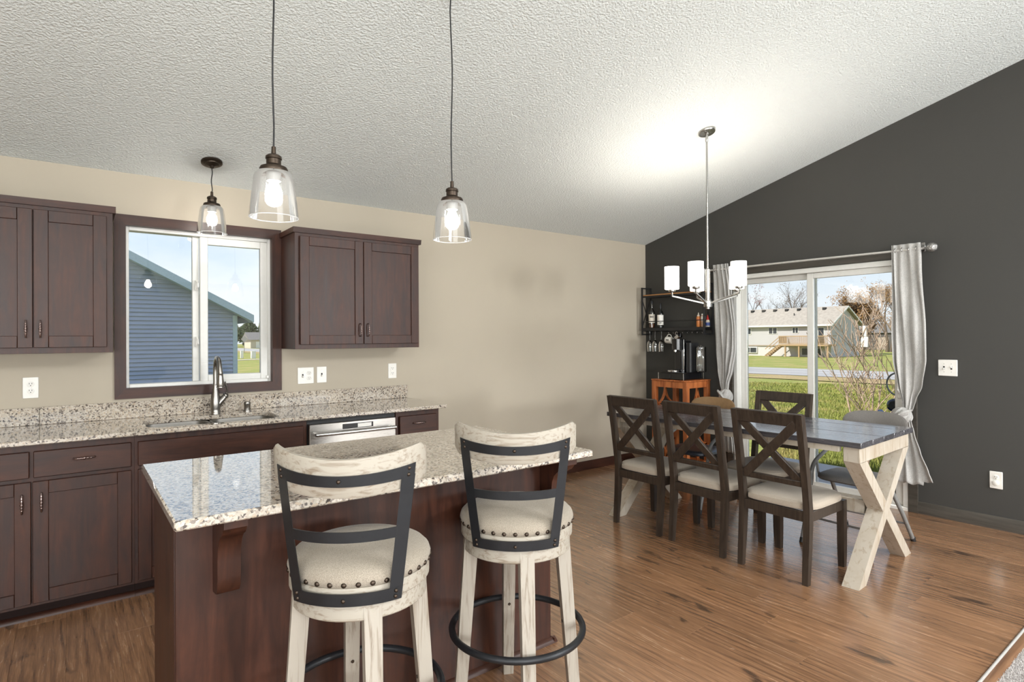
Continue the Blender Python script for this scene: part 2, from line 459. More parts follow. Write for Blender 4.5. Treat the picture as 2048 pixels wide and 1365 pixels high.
K['curtain'] = fabric('grey_linen_curtain', srgb(196, 194, 190), srgb(158, 156, 153), 260, pat=38)
K['orange'] = wood('honey_acacia', srgb(132, 66, 30), srgb(196, 118, 66), 'z', .4, 28, 4.0, (.3, .7), stretch=.1)
K['oakshelf'] = wood('shelf_board', srgb(150, 98, 52), srgb(196, 142, 88), 'y', .5, 40, 3.0)
K['blackgloss'] = plain('black_gloss_plastic', srgb(22, 22, 24), .15, var=.05)
K['blackmatte'] = plain('black_matte', srgb(30, 30, 31), .5, var=.08)
K['chrome'] = metal('chrome', srgb(210, 210, 212), .1)
K['grey_tube'] = plain('grey_enamel_tube', srgb(132, 132, 130), .35, .1, var=.08)
K['grey_vinyl'] = plain('grey_vinyl_pad', srgb(116, 112, 108), .6, var=.08, bump=.15, scale=120)
K['tan_vinyl'] = plain('tan_panel', srgb(126, 98, 66), .5, var=.08)
K['base_dark'] = wood('dark_baseboard', srgb(60, 56, 50), srgb(80, 75, 68), 'y', .45, 40, 3.0)
# ------------------------------------------------------------------ the room
RIDGE = -5.0; SL = .257; H0 = 2.44
def ceil_z(y): return H0 - SL*y if y >= RIDGE else H0 - SL*RIDGE + SL*(y-RIDGE)
REAR = -9.4; LEFT = -8.0
def S(o): o['kind'] = 'structure'; return o

m = MB().box(LEFT, 0, REAR, 0, -.14, -.012)
floor = S(m.build('floor', K['subfloor'], loc=(0, 0, 0)))
# vinyl planks running away from the camera towards the kitchen wall
PW = .19; rnd = random.Random(3); PY1 = -3.652
col_i = 0; x = -5.275 - 14*PW
while x < -.001:
    x1 = min(x+PW, -.001); y = -.001 + rnd.uniform(0, 1.1)
    while y > PY1:
        a = max(y-1.22, PY1); b = min(y, -.001)
        if b-a > .01 and x1-x > .01:
            w = (x1-x)/2-.0002; l = (b-a)/2-.0002
            pm = MB().cbox(((0, 0, -.006)), ((1, 0, 0), (0, 1, 0), (0, 0, 1)), (w, l, .006), .0007)
            p = pm.build('plank', K['floor'], local=True, smooth=0)
            p.parent = floor; p.location = ((x+x1)/2, (a+b)/2, 0)
        y -= 1.22
    x = x1
# carpet of the living area, with its pile where it comes into view
cm = Mt('carpet', srgb(196, 189, 184), .95, spec=.1); nn = cm.noise(cm.co(), 240, 3)
cm.color(cm.ramp(nn, [(.3, srgb(150, 143, 140)), (.65, srgb(222, 216, 212))])); cm.bump(nn, .8, .006); K['carpet'] = cm.m
m = MB().box(LEFT, 0, REAR, -3.692, -.011, .004)
S(m.build('carpet', K['carpet'], loc=(0, 0, 0)))['label'] = 'pale grey carpet of the living area'
rs = np.random.RandomState(4); n = 26000
px = rs.uniform(-2.7, -1.25, n); py = rs.uniform(-4.05, -3.694, n); a = rs.uniform(0, 2*PI, n); hh = rs.uniform(.007, .014, n)
vs = np.zeros((n, 4, 3)); rr = .0032
for k in range(3):
    vs[:, k, 0] = px+rr*np.cos(a+k*2.094); vs[:, k, 1] = py+rr*np.sin(a+k*2.094); vs[:, k, 2] = .003
vs[:, 3, 0] = px+rs.uniform(-.006, .006, n); vs[:, 3, 1] = py+rs.uniform(-.006, .006, n); vs[:, 3, 2] = hh
idx = (np.arange(n)*4)[:, None]
fs = np.concatenate([idx+np.array([0, 1, 3]), idx+np.array([1, 2, 3]), idx+np.array([2, 0, 3])], 0)
mb = MB(); mb.v = [tuple(q) for q in vs.reshape(-1, 3)]; mb.f = [tuple(int(i) for i in q) for q in fs]
tag(mb.build('carpet_pile', K['carpet'], loc=(-2, -3.8, 0), smooth=0), 'pale grey carpet pile at the edge of the wood floor', 'carpet', kind='stuff')
tr = thing('trim_1', None, None, (-4, -3.67, 0), kind='structure')
m = MB().prism([(-3.695, -.012), (-3.694, .004), (-3.684, .009), (-3.660, .009), (-3.650, .003), (-3.650, -.012)], lambda a, b, d: (d, a, b), LEFT+.01, -.02)
m.build('transition_strip', wood('strip_wood', srgb(112, 80, 58), srgb(142, 106, 78), 'x', .35, 50), tr)
MB().tube([(LEFT+.01, -3.652, .0055), (-.02, -3.652, .0055)], .0065, 8).build('metal_edge', K['rodsilver'], tr)

# ceiling (two slopes), slab above it, and an unseen eave added to block the sun
m = MB()
def slab(y0, y1, x0, x1, th, mb):
    z0, z1 = ceil_z(y0), ceil_z(y1)
    mb.add([(x0, y0, z0), (x1, y0, z0), (x1, y1, z1), (x0, y1, z1), (x0, y0, z0+th), (x1, y0, z0+th), (x1, y1, z1+th), (x0, y1, z1+th)],
           [(0, 1, 2, 3), (7, 6, 5, 4), (0, 4, 5, 1), (2, 6, 7, 3), (1, 5, 6, 2), (0, 3, 7, 4)])
slab(0, RIDGE, LEFT, 0, .2, m); slab(RIDGE, REAR, LEFT, 0, .2, m)
S(m.build('ceiling', K['ceil'], loc=(0, 0, 0)))
m = MB().box(LEFT-.4, .5, .0, .62, 2.46, 2.62); m.add([(.15, .62, 2.46), (.5, .62, 2.46), (.5, -5, 3.9), (.15, -5, 3.9), (.15, .62, 2.62), (.5, .62, 2.62), (.5, -5, 4.1), (.15, -5, 4.1)], [(0, 1, 2, 3), (7, 6, 5, 4), (0, 4, 5, 1), (2, 6, 7, 3), (1, 5, 6, 2), (0, 3, 7, 4)])
S(m.build('trim_2', K['vinyl'], loc=(0, 0, 2.4)))['label'] = 'white unseen eave added to keep sun out of the kitchen window'

# kitchen wall with the window opening
WX0, WX1, WZ0, WZ1 = -4.985, -4.097, 1.077, 2.117
m = MB()
for b in ((LEFT, WX0, 0, H0), (WX1, 0.15, 0, H0), (WX0, WX1, 0, WZ0), (WX0, WX1, WZ1, H0)):
    m.box(b[0], b[1], 0, .15, b[2] if b[2] else -.14, b[3])
S(m.build('wall_left', K['beige'], loc=(0, 0, 0)))
# charcoal end wall with the patio door opening
DY0, DY1, DZ = -2.615, -1.105, 1.995
m = MB(); P = lambda a, b, d: (d, a, b)
m.prism([(DY1, -.14), (0, -.14), (0, H0), (DY1, ceil_z(DY1))], P, 0, .15)
m.prism([(DY0, DZ), (DY1, DZ), (DY1, ceil_z(DY1)), (DY0, ceil_z(DY0))], P, 0, .15)
m.prism([(REAR, -.14), (DY0, -.14), (DY0, ceil_z(DY0)), (RIDGE, ceil_z(RIDGE)), (REAR, ceil_z(REAR))], P, 0, .15)
m.box(0, .15, DY0, DY1, -.14, -.02)
S(m.build('wall_right', K['black_wall'], loc=(0, 0, 0)))
# walls behind the camera, with their windows
RZ0, RZ1 = .8, 2.5; RW = ((-7.6, -5.0), (-1.6, -.3))
m = MB(); xa = LEFT
for (c, d) in RW:
    m.box(xa, c, REAR-.15, REAR, -.14, 2.75).box(c, d, REAR-.15, REAR, -.14, RZ0).box(c, d, REAR-.15, REAR, RZ1, 2.75); xa = d
m.box(xa, .15, REAR-.15, REAR, -.14, 2.75)
S(m.build('wall_rear', K['beige'], loc=(0, 0, 0)))
m = MB(); LY0, LY1 = -7.3, -3.9
m.prism([(LY1, -.14), (.15, -.14), (.15, H0), (0, H0), (LY1, ceil_z(LY1))], P, LEFT-.15, LEFT)
m.prism([(REAR, -.14), (LY0, -.14), (LY0, ceil_z(LY0)), (REAR, ceil_z(REAR))], P, LEFT-.15, LEFT)
m.box(LEFT-.15, LEFT, LY0, LY1, -.14, .8); m.prism([(LY0, 2.4), (LY1, 2.4), (LY1, ceil_z(LY1)), (RIDGE, ceil_z(RIDGE)), (LY0, ceil_z(LY0))], P, LEFT-.15, LEFT)
S(m.build('wall_side', K['beige'], loc=(0, 0, 0)))
def sash_frame(mb, fn, a0, a1, b0, b1, wa, wb0, wb1=None):
    # four bars that meet without overlapping: fn(a0,a1,b0,b1) adds one bar
    wb1 = wb0 if wb1 is None else wb1
    fn(mb, a0, a0+wa, b0, b1); fn(mb, a1-wa, a1, b0, b1); fn(mb, a0+wa, a1-wa, b0, b0+wb0); fn(mb, a0+wa, a1-wa, b1-wb1, b1)
    return mb
for i, (c, d) in enumerate(RW):
    w = thing('window_%d' % (i+2), None, None, ((c+d)/2, REAR, .8), kind='structure')
    bar = lambda mb, p, q, r, u: mb.box(p, q, REAR-.11, REAR-.03, r, u, .003)
    sash_frame(MB(), bar, c, d, RZ0, RZ1, .05, .05).build('frame', K['vinyl'], w)
    MB().box((c+d)/2-.03, (c+d)/2+.03, REAR-.10, REAR-.04, RZ0+.05, RZ1-.05, .003).build('mullion', K['vinyl'], w)
    MB().box(c+.05, (c+d)/2-.03, REAR-.075, REAR-.069, RZ0+.05, RZ1-.05).build('pane', K['glass'], w)
    MB().box((c+d)/2+.03, d-.05, REAR-.075, REAR-.069, RZ0+.05, RZ1-.05).build('pane', K['glass'], w)
w = thing('window_4', None, None, (LEFT, -5.6, .8), kind='structure')
bar = lambda mb, p, q, r, u: mb.box(LEFT-.11, LEFT-.03, p, q, r, u, .003)
sash_frame(MB(), bar, LY0, LY1, .8, 2.4, .05, .05).build('frame', K['vinyl'], w)
yc = (LY0+LY1)/2; MB().box(LEFT-.10, LEFT-.04, yc-.03, yc+.03, .85, 2.35, .003).build('mullion', K['vinyl'], w)
MB().box(LEFT-.075, LEFT-.069, LY0+.05, yc-.03, .85, 2.35).build('pane', K['glass'], w)
MB().box(LEFT-.075, LEFT-.069, yc+.03, LY1-.05, .85, 2.35).build('pane', K['glass'], w)

# baseboards
m = MB().prism([(0, 0), (-.014, 0), (-.014, .085), (-.010, .093), (0, .093)], lambda a, b, d: (d, a, b), -3.06, -.002)
S(m.build('baseboard_left', K['cabx'], loc=(-1.5, 0, 0)))
m = MB()
prof = [(0, 0), (-.014, 0), (-.014, .085), (-.010, .093), (0, .093)]
m.prism(prof, lambda a, b, d: (a, d, b), DY1+.07, -.016); m.prism(prof, lambda a, b, d: (a, d, b), REAR, DY0-.066)
S(m.build('baseboard_right', K['base_dark'], loc=(0, -2, 0)))

# kitchen window
w = thing('window_1', 'sliding kitchen window with stained wood casing over the sink', None, (-4.54, 0, 1.0), kind='structure')
cy0, cy1 = -.018, -.0005
def casing(a, b, c, d, nm, mat):  # mitred board
    MB().add([(p[0], cy0, p[1]) for p in (a, b, c, d)]+[(p[0], cy1, p[1]) for p in (a, b, c, d)],
             [(0, 1, 2, 3), (7, 6, 5, 4), (0, 4, 5, 1), (1, 5, 6, 2), (2, 6, 7, 3), (3, 7, 4, 0)]).build(nm, mat, w)
OX0, OX1, OZ0, OZ1 = -5.040, -4.040, 1.018, 2.175; IX0, IX1, IZ0, IZ1 = -4.979, -4.103, 1.083, 2.110
casing((OX0, OZ0), (OX1, OZ0), (IX1, IZ0), (IX0, IZ0), 'casing_board', K['cabx'])
casing((IX0, IZ1), (IX1, IZ1), (OX1, OZ1), (OX0, OZ1), 'casing_board', K['cabx'])
casing((OX0, OZ0), (IX0, IZ0), (IX0, IZ1), (OX0, OZ1), 'casing_board', K['cab'])
casing((IX1, IZ0), (OX1, OZ0), (OX1, OZ1), (IX1, IZ1), 'casing_board', K['cab'])
bar = lambda mb, p, q, r, u: mb.box(p, q, .0, .034, r, u)
sash_frame(MB(), bar, WX0, WX1, WZ0, WZ1, .007, .007).build('jamb', K['cab'], w)
f0, f1 = .035, .115
bar = lambda mb, p, q, r, u: mb.box(p, q, f0, f1, r, u, .003)
sash_frame(MB(), bar, WX0+.001, WX1-.001, WZ0+.001, WZ1-.001, .024, .027, .030).build('frame', K['vinyl'], w)
MB().box(-4.597, -4.557, .080, .112, WZ0+.028, WZ1-.031, .003).build('mullion', K['vinyl'], w)
a, b, c, d = -4.556, -4.122, 1.1045, 2.0855
bar = lambda mb, p, q, r, u: mb.box(p, q, .040, .076, r, u, .003)
sash = sash_frame(MB(), bar, a, b, c, d, .048, .042, .05).build('sash', K['vinyl'], w)
for zz in (1.755, 1.372):
    m = MB().box(-4.585, -4.566, .045, .058, zz-.035, zz+.035, .003).tube([(-4.575, .045, zz-.028), (-4.57, .026, zz-.012), (-4.572, .024, zz+.012), (-4.58, .04, zz+.03)], .005, 6)
    m.build('latch', K['white'], sash)
MB().box(-4.135, -4.117, .02, .036, 1.105, 1.125, .003).build('stop', K['white'], w)
MB().box(WX0+.025, -4.597, .090, .095, WZ0+.028, WZ1-.031).build('pane', K['glass'], w)
MB().box(a+.048, b-.048, .056, .061, c+.042, d-.05).build('pane', K['glass'], w)

# patio door
dr = thing('door_1', 'white sliding glass patio door between the grey curtains', None, (.05, -1.85, 0), kind='structure')
m = MB()
m.box(-.004, .13, DY1-.04, DY1-.001, .029, DZ-.001, .003).box(-.004, .13, DY0+.001, DY0+.04, .029, DZ-.001, .003).box(-.004, .13, DY0+.04, DY1-.04, DZ-.045, DZ-.001, .003)
m.build('frame', K['vinyl'], dr)
m = MB().box(-.012, .15, DY0+.001, DY1-.001, -.019, .028, .006).box(.035, .045, DY0, DY1, .028, .036).box(.085, .095, DY0, DY1, .028, .036)
m.build('sill', K['white'], dr)
def leaf(y0, y1, x, zt):
    t = .036
    return sash_frame(MB(), lambda mb, p, q, r, u: mb.box(x-t/2, x+t/2, p, q, r, u, .004), y0, y1, .037, zt, .058, .048, .05)
l1 = leaf(-1.875, DY1-.041, .09, DZ-.046).build('leaf', K['vinyl'], dr)
MB().box(.087, .092, -1.816, DY1-.10, .086, DZ-.097).build('pane', K['glass'], l1)
l2 = leaf(DY0+.041, -1.820, .04, DZ-.046).build('leaf', K['vinyl'], dr)
MB().box(.037, .042, DY0+.10, -1.879, .086, DZ-.097).build('pane', K['glass'], l2)
m = MB().tube([(.02, DY0+.065, .92), (-.014, DY0+.065, .95), (-.014, DY0+.065, 1.10), (.02, DY0+.065, 1.13)], .009, 8).box(.012, .024, DY0+.05, DY0+.08, .88, 1.17, .004)
m.build('handle', K['white'], l2)
tc_ = thing('trim_3', 'dark grey casing around the patio door', None, (0, -1.85, 0), kind='structure')
for b in ((-.016, 0, DY1+.001, DY1+.066, 0, DZ+.001), (-.016, 0, DY0-.066, DY0-.001, 0, DZ+.001), (-.016, 0, DY0-.066, DY1+.066, DZ+.002, DZ+.066)):
    MB().box(*b, .002).build('casing_board', K['base_dark'], tc_)

# ------------------------------------------------------------------ kitchen cabinets
def pull_v(x, y, z0, z1, parent):
    m = MB(); d = .027
    m.tube([(x, y, z0), (x, y-d*.7, z0), (x, y-d, z0+.012), (x, y-d, z1-.012), (x, y-d*.7, z1), (x, y, z1)], [.0045, .0038, .004, .004, .0038, .0045], 8)
    zc = (z0+z1)/2
    for dz, r in ((0, .0075), (-.014, .0062), (.014, .0062), (-.028, .0055), (.028, .0055)): m.ball((x, y-d, zc+dz), r, 8, 5)
    return m.build('handle', K['pull'], parent)
def pull_h(x0, x1, y, z, parent):
    m = MB(); d = .027
    m.tube([(x0, y, z), (x0, y-d*.7, z), (x0+.012, y-d, z), (x1-.012, y-d, z), (x1, y-d*.7, z), (x1, y, z)], [.0045, .0038, .004, .004, .0038, .0045], 8)
    xc = (x0+x1)/2
    for dx, r in ((0, .0075), (-.014, .0062), (.014, .0062), (-.028, .0055), (.028, .0055)): m.ball((xc+dx, y-d, z), r, 8, 5)
    return m.build('handle', K['pull'], parent)
def shaker(x0, x1, z0, z1, y, parent, sw=.063, handle=None):
    # front face at y (towards -Y), 20 mm thick
    t = .02; m = MB()
    m.box(x0, x0+sw, y, y+t, z0, z1, .0022).box(x1-sw, x1, y, y+t, z0, z1, .0022)
    m.box(x0+sw, x1-sw, y, y+t, z0, z0+sw, .0022).box(x0+sw, x1-sw, y, y+t, z1-sw, z1, .0022)
    d = m.build('door', K['cab'], parent)
    MB().box(x0+sw-.004, x1-sw+.004, y+.009, y+.016, z0+sw-.004, z1-sw+.004).build('panel', K['cab'], d)
    if handle: pull_v(handle[0], y, handle[1], handle[2], d)
    return d
def drawer(x0, x1, z0, z1, y, parent, handle=True):
    d = MB().box(x0, x1, y, y+.02, z0, z1, .003).build('drawer', K['cabx'], parent)
    if handle:
        xc = (x0+x1)/2; pull_h(xc-.045, xc+.045, y, (z0+z1)/2+.012, d)
    return d
FY = -.608; DYF = -.63; CT = .871
def base_unit(x0, x1, label, drawers, doors, hollow=False):
    t = thing('base_cabinet', label, 'cabinet', ((x0+x1)/2, -.3, 0), group='base cabinets under the window counter')
    if hollow:      # the sink hangs inside this one
        for (a, b) in ((x0, x0+.018), (x1-.018, x1)): MB().box(a, b, FY+.0125, -.001, .06, CT-.001).build('side_panel', K['cab'], t)
        MB().box(x0+.018, x1-.018, FY+.0125, -.001, .06, .078).build('bottom_panel', K['cab'], t)
        MB().box(x0, x1, FY, FY+.012, .06, CT-.001).build('face_frame', K['cab'], t)
    else: MB().box(x0, x1, FY, -.001, .06, CT-.001).build('body', K['cab'], t)
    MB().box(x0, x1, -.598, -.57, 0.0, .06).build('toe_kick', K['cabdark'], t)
    MB().prism([(-.598, 0), (-.634, 0), (-.633, .008), (-.624, .018), (-.61, .022), (-.598, .022)], lambda a, b, d: (d, a, b), x0, x1).build('shoe_moulding', K['cabx'], t)
    for (a, b, h) in drawers: drawer(a, b, .703, .834, DYF, t, h)
    for (a, b, hx) in doors: shaker(a, b, .078, .683, DYF, t, .063, (hx, .535, .625) if hx else None)
    return t
base_unit(-5.847, -4.982, 'dark cherry two-door base cabinet left of the sink', [(-5.834, -5.421, True), (-5.405, -4.996, True)], [(-5.834, -5.4155, -5.449), (-5.409, -4.996, -5.374)])
base_unit(-4.981, -4.053, 'dark cherry sink base cabinet with a plain false drawer front', [(-4.966, -4.078, False)], [(-4.966, -4.525, -4.557), (-4.519, -4.078, -4.487)], True)
base_unit(-3.430, -3.083, 'narrow dark cherry base cabinet right of the dishwasher', [(-3.407, -3.110, True)], [(-3.407, -3.110, -3.14)])

# dishwasher
t = thing('dishwasher', 'stainless steel dishwasher with a bar handle under the counter', 'dishwasher', (-3.74, -.3, 0))
MB().box(-4.049, -3.434, -.60, -.01, .02, .868).build('tub', K['blackmatte'], t)
dd = MB().box(-4.046, -3.447, -.645, -.60, .105, .838, .004).build('door', K['steel'], t)
m = MB().tube([(-4.005, -.645, .775), (-4.005, -.692, .775)], .009, 10).tube([(-3.485, -.645, .775), (-3.485, -.692, .775)], .009, 10)
m.tube([(-4.022, -.692, .775), (-3.468, -.692, .775)], .0125, 14); m.build('handle', K['nickel'], dd)
dp = MB().box(-3.83, -3.615, -.6465, -.644, .790, .823, .001).build('display', K['blackgloss'], dd)
MB().box(-3.725, -3.628, -.6472, -.6463, .794, .819).build('sticker', K['white'], dp)
MB().box(-4.046, -3.447, -.575, -.555, .002, .10).build('kick_plate', K['blackmatte'], t)

# upper cabinets
def upper(x0, x1, gap, label, hl, hr):
    z0, z1, yf = 1.317, 2.118, -.33
    t = thing('upper_cabinet', label, 'cabinet', ((x0+x1)/2, -.16, 1.317), group='wall cabinets beside the kitchen window')
    MB().box(x0, x1, yf, -.001, z0, z1, .001).build('body', K['cab'], t)
    c = MB(); e = .014
    c.prism([(-.001, z1), (yf-e, z1-.002), (yf-e-.002, z1+.006), (yf-e-.008, z1+.034), (-.001, z1+.034)], lambda a, b, d: (d, a, b), x0-e, x1+e).build('crown_moulding', K['cabx'], t)
    shaker(x0+.030, gap-.002, z0+.032, z1-.024, yf-.02, t, .063, (gap-.030, 1.405, 1.495))
    shaker(gap+.002, x1-.012 if x1 > -4 else x1-.030, z0+.032, z1-.024, yf-.02, t, .063, (gap+.030, 1.405, 1.495))
    return t
upper(-5.770, -5.061, -5.4155, 'dark cherry upper cabinet on the left of the window', 1, 1)
upper(-4.039, -3.093, -3.553, 'dark cherry upper cabinet on the right of the window', 1, 1)

# counter with the sink cut-out
CZ = .896
t = thing('kitchen_counter', 'long speckled granite counter with backsplash under the window', 'countertop', (-4.5, -.33, CT))
m = MB(); CX0, CX1, CYF = -7.2, -3.045, -.665
sx0, sx1, sy0, sy1, sr = -4.915, -4.195, -.594, -.205, .09
pr = [(sy0, CT), (CYF+.004, CT), (CYF, CT+.004), (CYF, CZ-.006), (CYF+.002, CZ-.002), (CYF+.006, CZ), (sy0, CZ)]
m.prism(pr, lambda a, b, d: (d, a, b), CX0, CX1)
m.box(CX0, sx0, sy0, -.001, CT, CZ).box(sx1, CX1, sy0, -.001, CT, CZ).box(sx0, sx1, sy1, -.001, CT, CZ)
for (cx, cy, ox, oy) in ((sx0, sy0, 1, 1), (sx1, sy0, -1, 1), (sx0, sy1, 1, -1), (sx1, sy1, -1, -1)):
    poly = [(cx, cy)]
    for i in range(9):
        an = PI/2*i/8; poly.append((cx+ox*sr*(1-math.sin(an)), cy+oy*sr*(1-math.cos(an))))
    if ox*oy < 0: poly = poly[::-1]
    m.prism(poly, lambda a, b, d: (a, b, d), CT, CZ)
m.build('slab', K['granite'], t, smooth=20)
MB().box(CX0, -5.402, -.022, -.001, CZ+.0005, .998, .002).build('backsplash', K['granite'], t)
MB().box(-5.4005, -3.037, -.022, -.001, CZ+.0005, 1.0, .002).build('backsplash', K['granite'], t)

# sink
K['sinksteel'] = metal('satin_sink_steel', srgb(138, 135, 130), .46)
t = thing('kitchen_sink', 'double-bowl stainless undermount sink below the kitchen window', 'sink', (-4.555, -.41, .68))
def bowl(x0, x1, y0, y1, zt, zb, r=.07):
    m = MB(); rings = []
    for (ins, z) in ((-.012, zt), (0, zt), (.004, zt-.02), (.012, zb+.03), (.022, zb+.008), (.04, zb)):
        ring = []
        for (cx, cy, a0) in ((x1-r, y1-r, 0), (x0+r, y1-r, PI/2), (x0+r, y0+r, PI), (x1-r, y0+r, 1.5*PI)):
            for i in range(7):
                an = a0+PI/2*i/6; q = r-ins if ins > 0 else r
                rr = max(.01, r-ins); ring.append((cx+rr*math.cos(an), cy+rr*math.sin(an), z))
        rings.append(ring)
    N = len(rings[0]); vs = [p for rg in rings for p in rg]; fs = []
    for i in range(len(rings)-1):
        for k in range(N):
            l = (k+1) % N; fs.append((i*N+l, i*N+k, (i+1)*N+k, (i+1)*N+l))
    fs.append(tuple((len(rings)-1)*N+k for k in range(N))); m.add(vs, fs); return m
for (a, b) in ((sx0+.002, -4.575), (-4.545, sx1-.002)):
    bw = bowl(a, b, sy0+.001, sy1-.002, CT-.002 if a < -4.8 else CT-.002, .69).build('bowl', K['sinksteel'], t)
    MB().lathe([(.045, 0), (.043, .004), (.03, .005), (.026, -.002)], 20, ((a+b)/2, -.41, .690)).build('drain', K['nickel'], bw)
MB().box(-4.578, -4.542, sy0+.01, sy1-.01, .70, CT-.012, .006).build('divider', K['sinksteel'], t)

# faucet
FX, FYY = -4.492, -.112
t = thing('kitchen_faucet', 'brushed steel pull-down faucet with side lever behind the sink', 'faucet', (FX, FYY, CZ))
MB().lathe([(.031, 0), (.031, .006), (.0285, .010), (.0305, .03), (.0325, .06), (.031, .085), (.026, .115), (.021, .145), (.0175, .17), (.0165, .185), (.0195, .187), (.0195, .193), (.0135, .195), (.0135, .20)], 24, (FX, FYY, CZ)).build('body', K['gunmetal'], t)
pts = [(FX, FYY, CZ+.195), (FX, FYY, CZ+.26)] + [(FX, FYY-.075+.075*math.cos(a), CZ+.285+.088*math.sin(a)) for a in [PI*i/12 for i in range(0, 12)]] + [(FX+.002, FYY-.152, CZ+.27)]
MB().tube(pts, [.0135]*(len(pts)-1)+[.0155], 14).build('spout', K['gunmetal'], t)
MB().lathe([(.0165, 0), (.0185, -.004), (.0165, -.008), (.017, -.015), (.0215, -.055), (.0225, -.075), (.021, -.082), (.024, -.084), (.024, -.09), (.017, -.092)], 18, (FX+.002, FYY-.152, CZ+.272)).build('spray_head', K['gunmetal'], t)
m = MB().tube([(FX+.012, FYY, CZ+.06), (FX+.045, FYY, CZ+.095), (FX+.058, FYY, CZ+.112)], [.026, .020, .017], 14)
m.lathe([(.017, 0), (.021, .004), (.021, .012), (.014, .02), (.006, .026)], 14, (FX+.056, FYY, CZ+.110), (.75, 0, .66))
lv = m.build('valve', K['gunmetal'], t)
MB().tube([(FX+.066, FYY, CZ+.125), (FX+.072, FYY-.004, CZ+.145), (FX+.066, FYY-.01, CZ+.17), (FX+.058, FYY-.014, CZ+.19), (FX+.056, FYY-.016, CZ+.21)], [.006, .0055, .006, .007, .0055], 8).build('lever', K['gunmetal'], lv)
t = thing('air_gap', 'small steel cap beside the faucet on the granite', 'air gap', (-4.293, -.10, CZ))
MB().lathe([(.027, 0), (.027, .004), (.021, .006), (.0205, .04), (.022, .042), (.022, .058), (.019, .064), (0.004, .066)], 20, (-4.293, -.10, CZ)).build('cap', K['gunmetal'], t)
MB().box(-4.30, -4.286, -.1225, -.118, CZ+.044, CZ+.052).build('vent', K['slot'], t)

# outlets and switches
def plate(name, label, cat, loc, rz, kinds, w, h=.122):
    t = thing(name, label, cat, loc, rz, local=True, group='wall plates')
    MB().box(-w/2, w/2, -.007, -.0005, -h/2, h/2, .0025).build('cover_plate', K['white'], t, local=True)
    n = len(kinds); xs = [0] if n == 1 else [(-.023+.046*i) for i in range(n)]
    for x, k in zip(xs, kinds):
        if k == 'duplex' or k == 'plug':
            for dz in (.0195, -.0195):
                c = MB().lathe([(.0172, 0), (.0172, .0016), (.016, .0022)], 20, (x, -.0068, dz), (0, -1, 0)).build('receptacle', K['white'], t, local=True)
                if k == 'plug' and dz < 0:
                    MB().lathe([(.019, 0), (.019, .006), (.0165, .008)], 20, (x, -.0088, dz), (0, -1, 0)).build('safety_cap', K['white'], t, local=True)
                    continue
                m = MB()
                for dx in (-.006, .006): m.box(x+dx-.0012, x+dx+.0012, -.0098, -.0088, dz+.001, dz+.009)
                m.lathe([(.0026, 0), (.0026, .001)], 8, (x, -.0088, dz-.0065), (0, -1, 0)); m.build('slot', K['slot'], c, local=True)
        elif k == 'gfci':
            c = MB().box(x-.0165, x+.0165, -.0095, -.0065, -.033, .033, .0015).build('receptacle', K['white'], t, local=True)
            m = MB()
            for dz in (.02, -.02):
                for dx in (-.006, .006): m.box(x+dx-.0012, x+dx+.0012, -.0103, -.0094, dz, dz+.008)
                m.lathe([(.0026, 0), (.0026, .001)], 8, (x, -.0094, dz-.0065), (0, -1, 0))
            m.build('slot', K['slot'], c, local=True)
            MB().box(x-.008, x+.008, -.0105, -.0094, -.006, .006, .0005).build('button', K['white'], c, local=True)
        else:
            up = 1 if k == 'on' else -1
            MB().box(x-.0055, x+.0055, -.0076, -.0066, -.0125, .0125).build('switch_slot', K['slot'], t, local=True)
            MB().cbox((x, -.012, .006*up), ((1, 0, 0), (0, .92, .39*-up), (0, .39*up, .92)), (.0042, .009, .005), .001).build('toggle', K['white'], t, local=True)
    for x in xs:
        for dz in ((.030, -.030) if kinds[0] in ('on', 'off') else (0,)):
            MB().lathe([(.0028, 0), (.002, .001)], 8, (x, -.0069, dz), (0, -1, 0)).build('screw', K['nickel'], t, local=True)
    return t
plate('wall_outlet', 'white duplex outlet below the left upper cabinet', 'outlet', (-5.441, 0, 1.1135), 0, ['duplex'], .073)
plate('switch_plate', 'white plate with one switch and one outlet right of the window', 'switch', (-3.864, 0, 1.114), 0, ['off', 'duplex'], .119)
plate('light_switch', 'single white toggle switch beside the wider plate', 'switch', (-3.745, 0, 1.116), 0, ['off'], .075)
plate('wall_outlet', 'white outlet with test buttons below the right upper cabinet', 'outlet', (-3.165, 0, 1.122), 0, ['gfci'], .073)
plate('light_switch', 'double white toggle switch on the charcoal wall', 'switch', (0, -2.879, 1.140), -PI/2, ['off', 'on'], .121)
plate('wall_outlet', 'white outlet with a safety cap low on the charcoal wall', 'outlet', (0, -3.160, .350), -PI/2, ['plug'], .074)

# ------------------------------------------------------------------ island
IX0_, IX1_, IY0, IY1 = -5.036, -3.458, -2.585, -1.680
t = thing('island_cabinet', 'dark cherry kitchen island base with carved corbels', 'kitchen island', (-4.26, -2.1, 0))
bx0, bx1, by0, by1 = -5.006, -3.515, -2.362, -1.845
MB().box(bx0+.012, bx1-.012, by0+.006, by1-.02, .0, CT-.001).build('body', K['cab'], t)
MB().box(bx0, bx1, by0-.001, by0+.005, .0, CT-.001, .0015).build('back_panel', K['cab'], t)
MB().box(bx0-.004, bx0+.011, by0+.006, by1, .0, CT-.001, .002).build('end_panel', K['cab'], t)
MB().box(bx1-.011, bx1+.004, by0+.006, by1, .0, CT-.001, .002).build('end_panel', K['cab'], t)
for (a, b) in ((bx0+.02, -4.505), (-4.499, -4.01), (-4.004, bx1-.02)):
    MB().box(a, b, by1-.022, by1+.002, .10, .85, .003).build('door', K['cab'], t)
q = [(0, 0), (.020, 0), (.018, .008), (.012, .016), (0, .022)]
